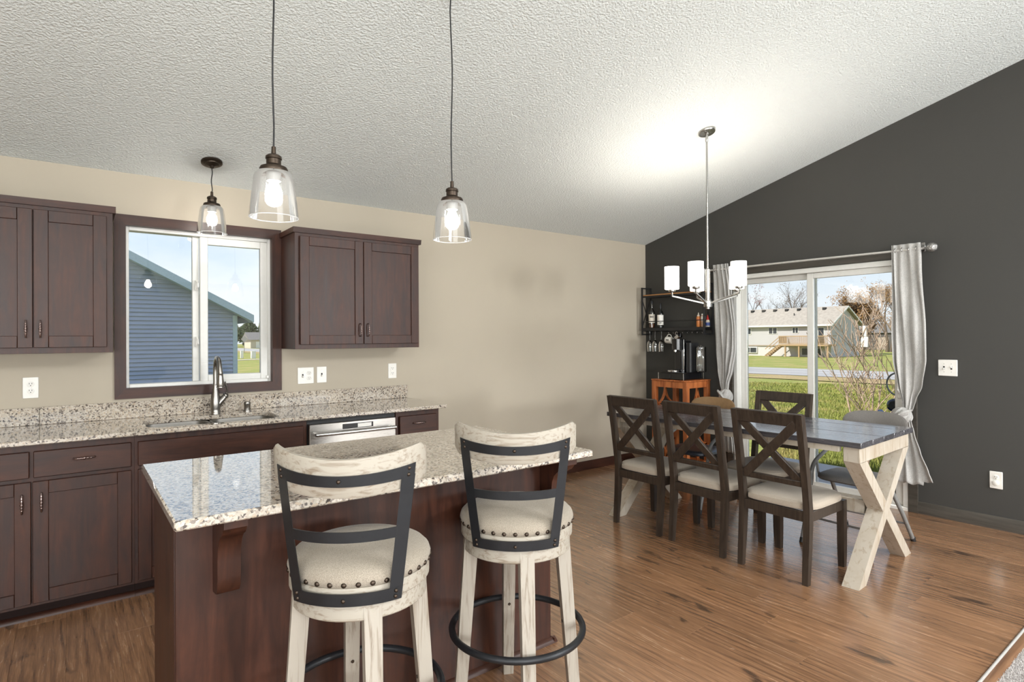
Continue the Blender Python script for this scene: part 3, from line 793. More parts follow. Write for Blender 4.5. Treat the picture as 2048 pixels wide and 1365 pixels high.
MB().prism(q, lambda a, b, d: (d, by0-.001-a, b), bx0-.01, bx1+.022).prism(q, lambda a, b, d: (bx1+.004+a, d, b), by0-.02, by1).build('shoe_moulding', K['cabx'], t)
cp = [(0, .8705), (.172, .8705), (.172, .838), (.158, .833), (.150, .822), (.140, .812), (.118, .802), (.096, .782), (.083, .752), (.078, .715), (.077, .665), (.070, .630), (.055, .612), (.012, .604), (0, .604)]
for cx in (-4.905, -3.575):
    MB().prism(cp, lambda a, b, d: (d, by0-.0012-a, b), cx, cx+.065).build('corbel', K['cab'], t, smooth=30)
m = MB().box(IX0_, IX1_, IY0, IY1, CT, CZ+.004, .005)
tag(m.build('island_countertop', K['granite'], loc=(-4.25, -2.13, CT)), 'polished speckled granite top of the island', 'countertop')
# ------------------------------------------------------------------ bar stools
def make_stool(label, loc, back_rz, leg_rz):
    # local frame: sitter faces +y, back at -y
    t = thing('bar_stool', label, 'bar stool', loc, back_rz, local=True, group='swivel stools at the island')
    B = lambda mb, nm, mt, par=None: mb.build(nm, mt, par or t, local=True)
    for k in range(4):
        a = leg_rz-back_rz+PI/2*k; d = Vector((math.cos(a), math.sin(a), 0)); n = Vector((-d.y, d.x, 0))
        top = d*.172+Vector((0, 0, .66)); bot = d*.222
        vs = []
        for c, w in ((bot, .0205), (top, .0255)):
            for (s1, s2) in ((-1, -1), (1, -1), (1, 1), (-1, 1)): vs.append(c+d*(s1*w)+n*(s2*w))
        mb = MB().add(vs, [(3, 2, 1, 0), (4, 5, 6, 7), (0, 1, 5, 4), (1, 2, 6, 5), (2, 3, 7, 6), (3, 0, 4, 7)])
        lg = B(mb, 'leg', K['whitewood'])
        B(MB().lathe([(.006, 0), (.005, .002)], 10, d*(.172+.05*.55-.024)+Vector((0, 0, .300)), -d), 'screw', K['bronze'], lg)
    B(MB().lathe([(.150, .606), (.196, .606), (.200, .610), (.200, .652), (.197, .656), (.150, .656)], 48), 'apron', K['whitewoodx'])
    B(MB().lathe([(.150, .659), (.205, .659), (.209, .663), (.209, .697), (.206, .702), (.150, .702)], 48), 'seat_rim', K['whitewoodx'])
    cu = B(MB().lathe([(.18, .700), (.203, .702), (.211, .712), (.2135, .724), (.209, .738), (.196, .751), (.17, .761), (.12, .769), (.06, .773), (.01, .774)], 48), 'cushion', K['linen'])
    for i in range(34):
        a = 2*PI*(i+.5)/34; p = Vector((math.cos(a), math.sin(a), 0))
        B(MB().lathe([(.0078, 0), (.0074, .0025), (.0052, .0052), (.0015, .0062)], 9, p*.2105+Vector((0, 0, .7135)), p), 'nail', K['bronze'], cu)
    R = .246; UPZ = .010
    off = lambda z: .2125+(z-.66)*.125
    fn = lambda x, z: -off(z)-.005+(R-math.sqrt(max(1e-4, R*R-x*x)))
    hw = lambda z: .150+(z-.66)*.118
    rise = lambda x, k: k*(x/.2)**2
    bf = MB()
    bf.panel(fn, lambda z: -hw(z), lambda z: hw(z), .657, .692, .005, 20)
    bf.panel(fn, lambda z: -hw(z)+.03, lambda z: hw(z)-.03, .838, .868, .005, 18)
    bf.panel(fn, lambda z: -hw(z), lambda z: hw(z), lambda x: .993+rise(x, .012), lambda x: 1.023+rise(x, .018), .005, 20)
    for s in (-1, 1):
        vs = []; fs = []; N = 14
        for i in range(N+1):
            z = .690+(1.007-.690)*i/N
            for xx in (hw(z)-.033, hw(z)):
                y = fn(xx, z); vs += [(s*xx, y, z), (s*xx, y+.005, z)]
        for i in range(N):
            o = i*4; p = o+4
            f4 = [(o, o+2, p+2, p), (o+1, p+1, p+3, o+3), (o, p, p+1, o+1), (o+2, o+3, p+3, p+2)]
            fs += f4 if s > 0 else [q[::-1] for q in f4]
        bf.add(vs, fs)
    fr = B(bf, 'back_frame', K['blackmetal'])
    for s in (-1, 0, 1):
        for z in ((.668, .684, 1.002, 1.020) if s else (.674, 1.009)):
            x = s*(hw(z)-.016); y = fn(x, z)
            if s and z > .9: z += .008
            B(MB().ball((x, y-.001, z), .0058, 8, 5, (1, .7, 1)), 'bolt', K['bronze'], fr)
    # curved wooden top rail in front of the frame
    nu = 28; vs = []; fs = []; hwid = .216
    ring = lambda x: None
    for i in range(nu+1):
        t_ = -1+2*i/nu; x = hwid*t_; e = max(0, abs(t_)-.93)/.07; cr = .018*(1-math.sqrt(max(0, 1-e*e)))
        zl = .960+.022*t_*t_+cr; zh = 1.066+.030*t_*t_-cr
        yb = fn(x, 1.0)+.0062; yf = yb+.024
        for (y, z) in ((yb+.003, zl), (yb, zl+.004), (yb, zh-.004), (yb+.003, zh), (yf-.003, zh), (yf, zh-.004), (yf, zl+.004), (yf-.003, zl)): vs.append((x, y-(z-1.0)*.125, z))
    for i in range(nu):
        for k in range(8):
            l = (k+1) % 8; fs.append((i*8+l, i*8+k, (i+1)*8+k, (i+1)*8+l))
    fs.append(tuple(range(8))); fs.append(tuple(nu*8+k for k in range(8))[::-1])
    B(MB().add(vs, fs), 'top_rail', K['whitewoodx'])
    B(MB().tube([(.246*math.cos(2*PI*i/56), .246*math.sin(2*PI*i/56), .300) for i in range(56)], .0125, 10, closed=True), 'foot_ring', K['blackmetal'])
    return t
bdir = lambda x, y: math.atan2(y, x)+PI/2     # back points to (x,y) -> rz of local -y
make_stool('weathered white bar stool with linen seat at the left of the island', (-4.542, -2.655, 0), bdir(-.575, -.818), math.atan2(-.92, -.40)+.18)
make_stool('weathered white bar stool with linen seat at the right end of the island', (-3.913, -2.629, 0), bdir(-.63, -.78), math.atan2(-.80, -.60)+.17)

# ------------------------------------------------------------------ pendants
def pendant(label, x, y, zb, zc):
    # zb: bulb centre, zc: ceiling height there
    t = thing('pendant_lamp', label, 'pendant lamp', (x, y, zb), group='clear glass pendant lamps')
    n = Vector((0, -SL, -1)).normalized()
    MB().lathe([(.062, 0), (.062, .010), (.055, .014), (.045, .016), (.043, .022), (.026, .025), (.013, .032), (.012, .042)], 28, (x, y, zc), n).build('canopy', K['bronze'], t)
    z0 = zb+.172; pts = []
    N = 10
    for i in range(N+1):
        f = i/N; z = zc-.03+(z0-zc+.03)*f
        pts.append((x+.0035*math.sin(f*9+x*7), y+.003*math.sin(f*7+1), z) if 0 < i < N else (x, y, z))
    MB().tube(pts, .0033, 7).build('cord', K['blackmatte'], t)
    MB().lathe([(.004, .180), (.0075, .178), (.0085, .150), (.020, .148), (.028, .142), (.029, .132), (.026, .130), (.026, .112), (.030, .108), (.046, .102), (.050, .094), (.049, .086), (.030, .084)], 28, (x, y, zb)).build('cap', K['bronze'], t)
    MB().lathe([(.026, .086), (.025, .050), (.012, .049)], 20, (x, y, zb), capb=False).build('socket', plain('grey_socket', srgb(170, 168, 164), .4), t)
    bl = MB().lathe([(.0145, .050), (.017, .040), (.0225, .028), (.0285, .016), (.031, 0), (.0295, -.012), (.024, -.022), (.014, -.029), (.002, -.0315)], 22, (x, y, zb)).build('bulb', K['bulb'], t)
    g = [(.049, .086), (.058, .083), (.066, .074), (.0695, .060), (.074, .030), (.080, -.020), (.0845, -.060), (.0868, -.086)]
    prof = [(r, z) for r, z in g]+[(r-.0022, z) for r, z in reversed(g)]
    mb = MB().lathe(prof, 40, (x, y, zb), capb=False, capt=False)
    sh = mb.build('glass_shade', K['shade_glass'], t)
    MB().tube([(x+.0857*math.cos(2*PI*i/48), y+.0857*math.sin(2*PI*i/48), zb-.086) for i in range(48)], .0018, 6, closed=True).build('rim', K['rimglass'], sh)
K['rimglass'] = thin_glass('rim_glass', (.98, .98, .98, 1), 1.5, 1.0, .1, .0, .6)
pendant('small clear glass pendant over the sink, hung close to the ceiling', -4.540, -.294, 2.147, ceil_z(-.294))
pendant('clear glass pendant over the left end of the island', -4.652, -2.120, 1.926, ceil_z(-2.12))
pendant('clear glass pendant over the right end of the island', -3.879, -2.120, 1.919, ceil_z(-2.12))

# ------------------------------------------------------------------ chandelier
hx, hy = -1.500, -1.831
t = thing('chandelier', 'five-arm nickel chandelier with frosted glass cylinders over the dining table', 'chandelier', (hx, hy, 1.60))
zc = ceil_z(hy)
MB().lathe([(.063, 0), (.063, .012), (.058, .018), (.012, .020), (.010, .032)], 32, (hx, hy, zc), (0, -SL, -1)).build('canopy', K['nickel'], t)
MB().tube([(hx, hy, zc-.015), (hx, hy, 1.88)], .0072, 12).lathe([(.010, 0), (.011, -.03), (.011, -.055), (.009, -.06)], 12, (hx, hy, zc-.02)).build('stem', K['nickel'], t)
MB().lathe([(.017, 1.655), (.017, 1.885), (.009, 1.890)], 20, (hx, hy, 0)).build('column', K['nickel'], t)
MB().lathe([(.010, 1.590), (.014, 1.592), (.014, 1.603), (.030, 1.606), (.030, 1.650), (.021, 1.654), (.021, 1.664), (.017, 1.666)], 24, (hx, hy, 0)).build('hub', K['nickel'], t)
tocam = Vector((-5.2546-hx, -4.3715-hy, 0)).normalized(); rgt = Vector((-tocam.y, tocam.x, 0))
rgt = Vector((-tocam.y, tocam.x, 0)); rgt = rgt if rgt.x > 0 else -rgt
for k, ph in enumerate((-18, 54, 126, 198, 270)):
    a = math.radians(ph); d = tocam*math.cos(a)+rgt*math.sin(a); d.normalize()
    c = Vector((hx, hy, 0)); R_ = .256
    e = c+d*R_
    ar = MB().beam(c+d*.022+Vector((0, 0, 1.632)), e+Vector((0, 0, 1.694)), .011, .013, ch=.002).box(e.x-.0055, e.x+.0055, e.y-.0055, e.y+.0055, 1.688, 1.735, .001)
    am = ar.build('arm', K['nickel'], t)
    MB().lathe([(.008, 1.722), (.024, 1.726), (.026, 1.730), (.026, 1.742), (.020, 1.746)], 20, (e.x, e.y, 0)).build('cup', K['nickel'], am)
    prof = [(.026, 1.744), (.050, 1.744), (.0535, 1.748), (.0535, 1.915), (.0505, 1.915), (.0505, 1.750), (.026, 1.748)]
    MB().lathe(prof, 32, (e.x, e.y, 0), capb=False, capt=False).build('glass_shade', K['frost'], am)
    MB().lathe([(.012, 1.746), (.016, 1.77), (.024, 1.79), (.026, 1.81), (.020, 1.83), (.004, 1.84)], 14, (e.x, e.y, 0)).build('bulb', K['bulb'], am)
    lamp('chandelier_bulb_light', 'POINT', (e.x, e.y, 1.875), 3.6, (1, .95, .87), radius=.02)

# ------------------------------------------------------------------ dining table
TZ = .803
t = thing('dining_table', 'farmhouse dining table with dark plank top and whitewashed X legs', 'table', (-1.462, -2.09, 0), math.radians(2.2), local=True)
B = lambda mb, nm, mt, par=None: mb.build(nm, mt, par or t, local=True)
L2, W2 = .905, .423
nb = 5; bw = 2*W2/nb
for i in range(nb):
    B(MB().box(-W2+bw*i+.0014, -W2+bw*(i+1)-.0014, -L2, L2, TZ-.032, TZ-(.0007 if i % 2 else 0), .0022), 'plank', K['tabletop'])
for s in (-1, 1):
    yc = s*(L2-.060)
    B(MB().box(-W2+.03, W2-.03, yc-.043, yc+.043, TZ-.118, TZ-.0325, .003), 'top_beam', K['tableleg'])
    zt = TZ-.1185; w = .088
    # two legs crossing; feet and heads cut level
    for sg in (-1, 1):
        xb, xt = sg*(W2-.05), -sg*(W2-.085); hwx = .052
        cc = .0 if sg > 0 else 0
        vs = [(xb-hwx, yc-w/2, 0), (xb+hwx, yc-w/2, 0), (xb+hwx, yc+w/2, 0), (xb-hwx, yc+w/2, 0), (xt-hwx, yc-w/2, zt), (xt+hwx, yc-w/2, zt), (xt+hwx, yc+w/2, zt), (xt-hwx, yc+w/2, zt)]
        if sg > 0: vs = [(a, b+(.002 if b < yc else -.002), c) for a, b, c in vs]
        B(MB().add(vs, [(3, 2, 1, 0), (4, 5, 6, 7), (0, 1, 5, 4), (1, 2, 6, 5), (2, 3, 7, 6), (3, 0, 4, 7)]), 'leg', K['tableleg'])
for s in (-1, 1):
    B(MB().box(s*(W2-.035)-.018, s*(W2-.035)+.018, -L2+.12, L2-.12, TZ-.066, TZ-.0325, .002), 'apron', K['tableleg'])
B(MB().box(-.042, .042, -L2+.12, L2-.12, .318, .400, .003), 'stretcher', K['tableleg'])

# ------------------------------------------------------------------ X-back dining chairs
def make_chair(label, loc, rz):
    t = thing('dining_chair', label, 'chair', loc, rz, local=True, group='X-back chairs around the dining table')
    B = lambda mb, nm, mt, par=None: mb.build(nm, mt, par or t, local=True)
    hy = .196
    def curve_leg(path, wx, wy, y):
        mb = MB(); vs = []; fs = []
        for (x, z, s) in path:
            for (a, b) in ((-1, -1), (1, -1), (1, 1), (-1, 1)): vs.append((x+a*wx/2*s, y+b*wy/2*(.5+.5*s), z))
        for i in range(len(path)-1):
            for k in range(4):
                l = (k+1) % 4; fs.append((i*4+k, i*4+l, i*4+4+l, i*4+4+k))
        fs.append((3, 2, 1, 0)); n = 4*(len(path)-1); fs.append((n, n+1, n+2, n+3))
        return mb.add(vs, fs)
    bp = lambda z: -.205-.085*max(0, (z-.42)/.53)**1.15
    for s in (-1, 1):
        path = [(-.232, 0, .80), (-.226, .08, .88), (-.214, .20, .98), (-.206, .32, 1.05), (-.205, .42, 1.0)]+[(bp(z), z, 1-.1*(z-.42)) for z in (.5, .6, .7, .8, .9, .953)]
        B(curve_leg(path, .042, .036, s*hy), 'leg', K['espresso'])
        path = [(.212, 0, .78), (.212, .07, .92), (.211, .16, 1.0), (.210, .28, 1.02), (.210, .40, 1.0)]
        B(curve_leg(path, .042, .040, s*hy), 'leg', K['espresso'])
    B(MB().beam((bp(.918), -hy-.017, .918), (bp(.918), hy+.017, .918), .024, .076, (-.17, 0, .98), .004), 'top_rail', K['espresso'])
    B(MB().beam((bp(.556), -hy+.01, .556), (bp(.556), hy-.01, .556), .022, .034, (-.15, 0, .98), .003), 'lower_rail', K['espresso'])
    for s in (-1, 1):
        o = .004*s
        B(MB().beam((bp(.560)+o, -s*(hy-.035), .562), (bp(.892)+o, s*(hy-.035), .890), .017, .052, (1, 0, .2), .002) if False else
          MB().cbox(((bp(.56)+bp(.89))/2+o, 0, .727), _xax(bp, hy, s), (.009, math.hypot(hy-.03, .165)+.012, .026), .003), 'cross_bar', K['espresso'])
    for s in (-1, 1):
        B(MB().box(-.19, .195, s*hy-.011, s*hy+.011, .342, .400, .002), 'apron', K['espresso'])
    B(MB().box(-.216, -.194, -hy+.017, hy-.017, .342, .400, .002), 'apron', K['espresso'])
    B(MB().box(.199, .221, -hy+.019, hy-.019, .342, .400, .002), 'apron', K['espresso'])
    # upholstered seat
    def seat(u, v):
        a = 2*PI*u; n = 5.0
        ca, sa = math.cos(a), math.sin(a)
        rr = (abs(ca)**n+abs(sa)**n)**(-1/n)
        prof = [(0.0, .4008), (.93, .4008), (.99, .408), (1.0, .420), (.985, .438), (.92, .450), (.75, .458), (.4, .461), (0.0, .462)]
        j = v*(len(prof)-1); i = min(int(j), len(prof)-2); f = j-i
        s_ = prof[i][0]*(1-f)+prof[i+1][0]*f; z = prof[i][1]*(1-f)+prof[i+1][1]*f
        x = .010+.226*rr*ca*s_; y = .222*rr*sa*s_
        if x < -.17 and abs(y) > .165: y = math.copysign(.165, y)+(y-math.copysign(.165, y))*.25
        return (x, y, z)
    B(MB().grid(56, 25, seat, closeu=True), 'seat_cushion', K['seatcloth'])
    return t
def _xax(bp, hy, s):
    d = Vector((bp(.89)-bp(.56), s*2*(hy-.03), .33)).normalized()
    n = Vector((.98, 0, .25)); n = (n-d*n.dot(d)).normalized()
    return (n, d, n.cross(d))
c0 = make_chair('dark X-back dining chair nearest the camera, at the right of three', (-1.770, -2.588, 0), 0)
dup(c0, (-1.768, -2.074, 0), math.radians(-1), 'dark X-back dining chair in the middle of the near row')
dup(c0, (-1.770, -1.568, 0), math.radians(1), 'dark X-back dining chair at the left end of the near row')
dup(c0, (-1.175, -2.085, 0), PI+math.radians(1.5), 'dark X-back dining chair on the far side, facing the camera')

# ------------------------------------------------------------------ folding chairs
def folding_chair(label, loc, rz, back_mat, pad):
    # local: faces -x, back at +x
    t = thing('folding_chair', label, 'chair', loc, rz, local=True, group='metal folding chairs')
    B = lambda mb, nm, mt, par=None: mb.build(nm, mt, par or t, local=True)
    hy = .212
    def smooth(pts, n=5):
        pts = [Vector(p) for p in pts]; out = []
        for i in range(len(pts)-1):
            p0 = pts[max(i-1, 0)]; p1 = pts[i]; p2 = pts[i+1]; p3 = pts[min(i+2, len(pts)-1)]
            for k in range(n):
                u = k/n
                out.append(.5*((2*p1)+(-p0+p2)*u+(2*p0-5*p1+4*p2-p3)*u*u+(-p0+3*p1-3*p2+p3)*u**3))
        return out+[pts[-1]]
    for s in (-1, 1):
        B(MB().tube(smooth([(-.298, s*hy, .012), (-.235, s*hy, .20), (-.178, s*hy, .38), (-.165, s*hy, .465), (-.115, s*hy, .525), (.01, s*hy, .575), (.16, s*hy*.97, .64), (.27, s*hy*.92, .72), (.30, s*hy*.86, .80)]), .0135, 10), 'front_leg', K['grey_tube'])
        rl = B(MB().tube([(.318, s*(hy+.004), .012), (.19, s*(hy-.006), .20), (.02, s*(hy-.026), .43)], .0135, 10), 'rear_leg', K['grey_tube'])
        B(MB().tube([(.323, s*(hy+.004), 0), (.312, s*(hy+.004), .028)], .0165, 10), 'foot_cap', K['blackmatte'], rl)
        B(MB().tube([(-.302, s*hy, 0), (-.29, s*hy, .03)], .0165, 10), 'foot_cap', K['blackmatte'])
        B(MB().tube([(-.11, s*(hy-.004), .525), (-.10, s*(hy-.016), .43)], .008, 6), 'link', K['grey_tube'])
    for (x, z) in ((-.245, .17), (-.205, .29)): B(MB().tube([(x, -hy, z), (x, hy, z)], .007, 8), 'cross_bar', K['grey_tube'])
    B(MB().tube([(.235, -hy, .13), (.235, hy, .13)], .007, 8), 'cross_bar', K['grey_tube'])
    def seat(u, v):
        a = 2*PI*u; n = 4.0; ca, sa = math.cos(a), math.sin(a); rr = (abs(ca)**n+abs(sa)**n)**(-1/n)
        prof = [(0.0, .418), (.95, .420), (1.0, .430), (.985, .446), (.9, .456), (.5, .460), (0.0, .460)]
        j = v*(len(prof)-1); i = min(int(j), len(prof)-2); f = j-i
        s_ = prof[i][0]*(1-f)+prof[i+1][0]*f; z = prof[i][1]*(1-f)+prof[i+1][1]*f
        return (-.01+.195*rr*ca*s_, .196*rr*sa*s_, z)
    B(MB().grid(48, 13, seat, closeu=True), 'seat', pad)
    def back(u, v):
        a = 2*PI*u; n = 3.2; ca, sa = math.cos(a), math.sin(a); rr = (abs(ca)**n+abs(sa)**n)**(-1/n)
        y = .208*rr*ca; z = .755+.098*rr*sa
        prof = [(0, -.011), (.93, -.011), (1.0, -.004), (1.0, .006), (.93, .012), (0, .012)]
        j = v*(len(prof)-1); i = min(int(j), len(prof)-2); f = j-i
        s_ = prof[i][0]*(1-f)+prof[i+1][0]*f; d = prof[i][1]*(1-f)+prof[i+1][1]*f
        y *= s_; z = .755+(z-.755)*s_
        cx = .302+(z-.755)*.25-.9*y*y
        return (cx+d, y, z)
    B(MB().grid(48, 11, back, closeu=True), 'backrest', back_mat)
    return t
folding_chair('grey padded folding chair at the right end beside the knotted curtain', (-1.055, -2.660, 0), math.radians(-2), K['grey_vinyl'], K['grey_vinyl'])
folding_chair('folding chair with a tan backrest at the far left of the table', (-1.065, -1.410, 0), math.radians(4), K['tan_vinyl'], plain('navy_pad', srgb(48, 54, 66), .35))
# ------------------------------------------------------------------ curtains and rod
RX, RZ = -.092, 2.050
t = thing('curtain_rod', 'silver curtain rod with ball finials above the patio door', 'curtain rod', (RX, -1.85, RZ))
MB().tube([(RX, -.905, RZ+.006), (RX, -1.85, RZ+.004), (RX, -2.755, RZ-.002)], .0095, 12).build('pole', K['rodsilver'], t)
fin = Mt('crackle_silver', srgb(170, 168, 165), .3, .9); fin.bump(fin.vor(fin.co(), 160, 'Distance'), .8, .004)
for yy, s in ((-.905, 1), (-2.755, -1)):
    f = MB().lathe([(.0095, -.004), (.013, .0), (.013, .010), (.008, .014), (.014, .02), (.030, .034), (.037, .052), (.034, .072), (.022, .088), (.004, .095)], 22, (RX, yy, RZ), (0, s, 0))
    f.build('finial', fin.m, t)
for yy in (-.93, -2.728):
    MB().tube([(RX, yy, RZ+.014), (RX+.05, yy, RZ+.016), (-.004, yy, RZ+.02)], .005, 8).box(-.006, -.001, yy-.014, yy+.014, RZ-.015, RZ+.055, .002).tube(arc((RX, yy, RZ), .0135, PI*.95, 2.05*PI, 12, 'xz'), .004, 6).build('bracket', K['nickel'], t)
def interp(rows, z):
    for a, b in zip(rows, rows[1:]):
        if a[0] >= z >= b[0]:
            f = (a[0]-z)/max(1e-6, a[0]-b[0]); f = f*f*(3-2*f)*.5+f*.5
            return [a[i]*(1-f)+b[i]*f for i in range(len(a))]
    return rows[-1] if z < rows[-1][0] else rows[0]
def curtain(label, rows, tail, knot, seed, flip):
    t = thing('curtain', label, 'curtain', (RX, (rows[0][1]+rows[0][2])/2, RZ), group='knotted grey curtains')
    rg = random.Random(seed)
    warp = [rg.uniform(-.35, .35) for _ in range(6)]
    def ph(u):  # fold phase: tighter folds on one side, one broad fold on the other
        uu = u if not flip else 1-u
        return 2*PI*(4.2*(uu**.72)+.12*math.sin(5*uu+1))
    def surf(rows):
        zt, zb = rows[0][0], rows[-1][0]
        def f(u, v):
            z = zt+(zb-zt)*v
            _, yl, yr, A, xo = interp(rows, z)
            y = yl+(yr-yl)*u
            uu = u if not flip else 1-u
            amp = A*(.65+.35*math.sin(3*u+seed))
            x = xo-amp*math.cos(ph(u)+.5*math.sin(2.2*z+seed))-.010*math.sin(9*z+7*u+seed)*(.3+.7*v)
            y += .004*math.sin(6*z+11*u)
            if rows is tail: z += .008*math.cos(ph(u))*v + (.03*v if u > .75 else 0)*(1 if not flip else 0)
            return (x, y, z)
        return f
    b = MB().grid(90, 70, surf(rows)).build('drape', K['curtain'], t, smooth=180)
    c = MB().grid(90, 26, surf(tail)).build('tail', K['curtain'], t, smooth=180)
    for o in (b, c):
        md = o.modifiers.new('thickness', 'SOLIDIFY'); md.thickness = .0025; md.offset = 0
    # grommets
    yl, yr = rows[0][1], rows[0][2]
    for i in range(4):
        yy = yl+(yr-yl)*(.12+.25*i)
        MB().tube([(RX+.019*math.cos(2*PI*k/20), yy, RZ+.004+.019*math.sin(2*PI*k/20)) for k in range(20)], .0035, 6, closed=True).build('grommet', K['nickel'], b)
    # knot: a lumpy twisted ball with a wrapped loop over it
    ky, kz, ry, rz = knot
    def kn(u, v):
        a = 2*PI*u; th = PI*v; tw = a+1.6*(v-.5)
        fold = 1+.10*math.cos(6*tw+3*v)+.05*math.cos(11*tw)
        return (RX-.004-.062*math.sin(th)*math.cos(a)*fold, ky+ry*math.sin(th)*math.sin(a)*fold, kz-rz*math.cos(th))
    MB().grid(64, 30, kn, closeu=True).build('knot', K['curtain'], t, smooth=180)
    s = -1 if not flip else 1
    def loop(u, v):
        a = 2*PI*u; p = -1+2*v     # band crossing diagonally over the front of the knot
        cy = ky+ry*.98*p*s; cz = kz+rz*(.72*p)+.012*math.cos(3*p)
        cx = RX-.052*math.sqrt(max(.02, 1-p*p*.85))-.012
        w = .030*(1-.35*p*p)*(1+.12*math.cos(5*a+4*p)); d = .020*(1+.15*math.cos(4*a-3*p))
        return (cx-d*math.cos(a), cy+w*.5*math.sin(a)*s, cz+w*math.sin(a))
    MB().grid(28, 26, loop, closeu=True).build('wrap', K['curtain'], t, smooth=180)
    return t
rowsR = [(2.096, -2.546, -2.736, .016, RX-.006), (1.95, -2.546, -2.746, .019, RX-.010), (1.466, -2.548, -2.776, .026, RX-.014), (1.20, -2.562, -2.778, .030, RX-.016), (1.0, -2.585, -2.748, .030, RX-.014), (.89, -2.605, -2.702, .026, RX-.008), (.80, -2.612, -2.676, .020, RX)]
tailR = [(.74, -2.605, -2.668, .018, RX), (.62, -2.592, -2.698, .024, RX-.005), (.48, -2.578, -2.742, .030, RX-.012), (.33, -2.560, -2.792, .034, RX-.018), (.245, -2.552, -2.815, .036, RX-.02)]
curtain('grey linen curtain tied in a knot at the right of the patio door', rowsR, tailR, (-2.606, .762, .068, .066), 3, False)
rowsL = [(2.106, -.945, -1.105, .016, RX-.006), (1.85, -.952, -1.150, .019, RX-.010), (1.50, -.966, -1.190, .024, RX-.012), (1.25, -.980, -1.182, .028, RX-.014), (1.05, -1.000, -1.150, .028, RX-.012), (.92, -1.018, -1.108, .024, RX-.006), (.84, -1.030, -1.098, .020, RX)]
tailL = [(.74, -1.052, -1.115, .018, RX), (.62, -1.030, -1.135, .024, RX-.005), (.48, -1.012, -1.165, .030, RX-.012), (.33, -.996, -1.195, .034, RX-.018), (.245, -.99, -1.205, .036, RX-.02)]
curtain('grey linen curtain tied in a knot at the left of the patio door', rowsL, tailL, (-1.075, .795, .062, .075), 5, True)

# ------------------------------------------------------------------ wall shelf and what is on it
t = thing('wall_shelf', 'black metal wall shelf with two boards in the corner', 'shelf', (-.09, -.475, 1.404))
fx, bx, ys0, ys1 = -.155, -.010, -.078, -.874
for yy in (ys0, ys1):
    MB().box(fx-.008, fx+.008, yy-.008, yy+.008, 1.404, 1.937, .001).build('post', K['blackmatte'], t)
    MB().box(bx-.008, bx+.008, yy-.008, yy+.008, 1.404, 1.937, .001).build('post', K['blackmatte'], t)
    for zz in (1.929, 1.412): MB().beam((fx+.008, yy, zz), (bx-.008, yy, zz), .014, .014).build('side_rail', K['blackmatte'], t)
    MB().beam((fx, yy, 1.49), (bx, yy, 1.83), .007, .007).build('brace', K['blackmatte'], t)
    MB().beam((fx, yy+.008, 1.83), (bx, yy+.008, 1.49), .007, .007).build('brace', K['blackmatte'], t)
MB().box(-.150, -.006, ys1+.009, ys0-.009, 1.8405, 1.854, .002).build('board', K['oakshelf'], t)
MB().box(fx-.006, fx+.006, ys1, ys0, 1.822, 1.840).box(bx-.006, bx+.006, ys1, ys0, 1.822, 1.840).build('board_rail', K['blackmatte'], t)
MB().box(-.150, -.006, ys1+.009, ys0-.009, 1.4725, 1.485, .002).build('board', K['blackmatte'], t)
MB().box(fx-.006, fx+.006, ys1, ys0, 1.452, 1.484).box(bx-.006, bx+.006, ys1, ys0, 1.452, 1.472).build('board_rail', K['blackmatte'], t)
MB().tube([(fx, ys0, 1.555), (fx, ys1, 1.555)], .004, 8).build('guard_rail', K['blackmatte'], t)
MB().box(-.10, -.092, -.85, -.40, 1.438, 1.4715).build('hook_bar', K['blackmatte'], t)
for i in range(8):
    yy = -.405-.06*i
    MB().tube([(-.098, yy, 1.445)]+[(-.104+.0, yy-.0+.008*math.sin(a), 1.437-.008+.008*math.cos(a)) for a in [PI*k/6 for k in range(8)]], .0022, 6).build('hook', K['nickel'], t)
for yy in (-.105, -.175, -.25, -.325):
    MB().box(-.150, -.012, yy-.004, yy+.004, 1.4475, 1.4715).box(-.150, -.012, yy-.012, yy+.012, 1.4445, 1.4475).build('glass_rack', K['blackmatte'], t)

def bottle(label, x, y, z, prof, mat, lab, labmat, capprof, capmat, n=20, marks=None, fill=None):
    t = thing('bottle', label, 'bottle', (x, y, z), group='bottles on the wall shelf')
    MB().lathe(prof, n, (x, y, z)).build('glass_body', mat, t)
    if fill:
        MB().lathe(fill[0], n, (x, y, z)).build('liquid', fill[1], t)
    if lab:
        r, a, b = lab
        l = MB().lathe([(r, a), (r, b)], n, (x, y, z), capb=False, capt=False).build('label', labmat, t)
        if marks:
            mb = MB(); d0 = math.atan2(-.63, -.78)
            for (da, w, z0, z1) in marks:
                vs = []
                for k in range(3):
                    an = d0+da+w*(k/2-.5)
                    vs += [(x+(r+.0006)*math.cos(an), y+(r+.0006)*math.sin(an), z+z0), (x+(r+.0006)*math.cos(an), y+(r+.0006)*math.sin(an), z+z1)]
                mb.add(vs, [(0, 2, 3, 1), (2, 4, 5, 3)])
            mb.build('print', K['slot'], l)
    MB().lathe(capprof, n, (x, y, z)).build('cap', capmat, t)
K['amber'] = Mt('amber_liquid', srgb(120, 70, 40), .1).m
K['paper'] = plain('cream_label', srgb(226, 218, 204), .7)
K['darkglass'] = plain('dark_green_glass', srgb(20, 22, 20), .08)
wh = [(.030, 0), (.034, .004), (.034, .165), (.030, .185), (.016, .205), (.0125, .225), (.0125, .262), (.015, .264), (.015, .270)]
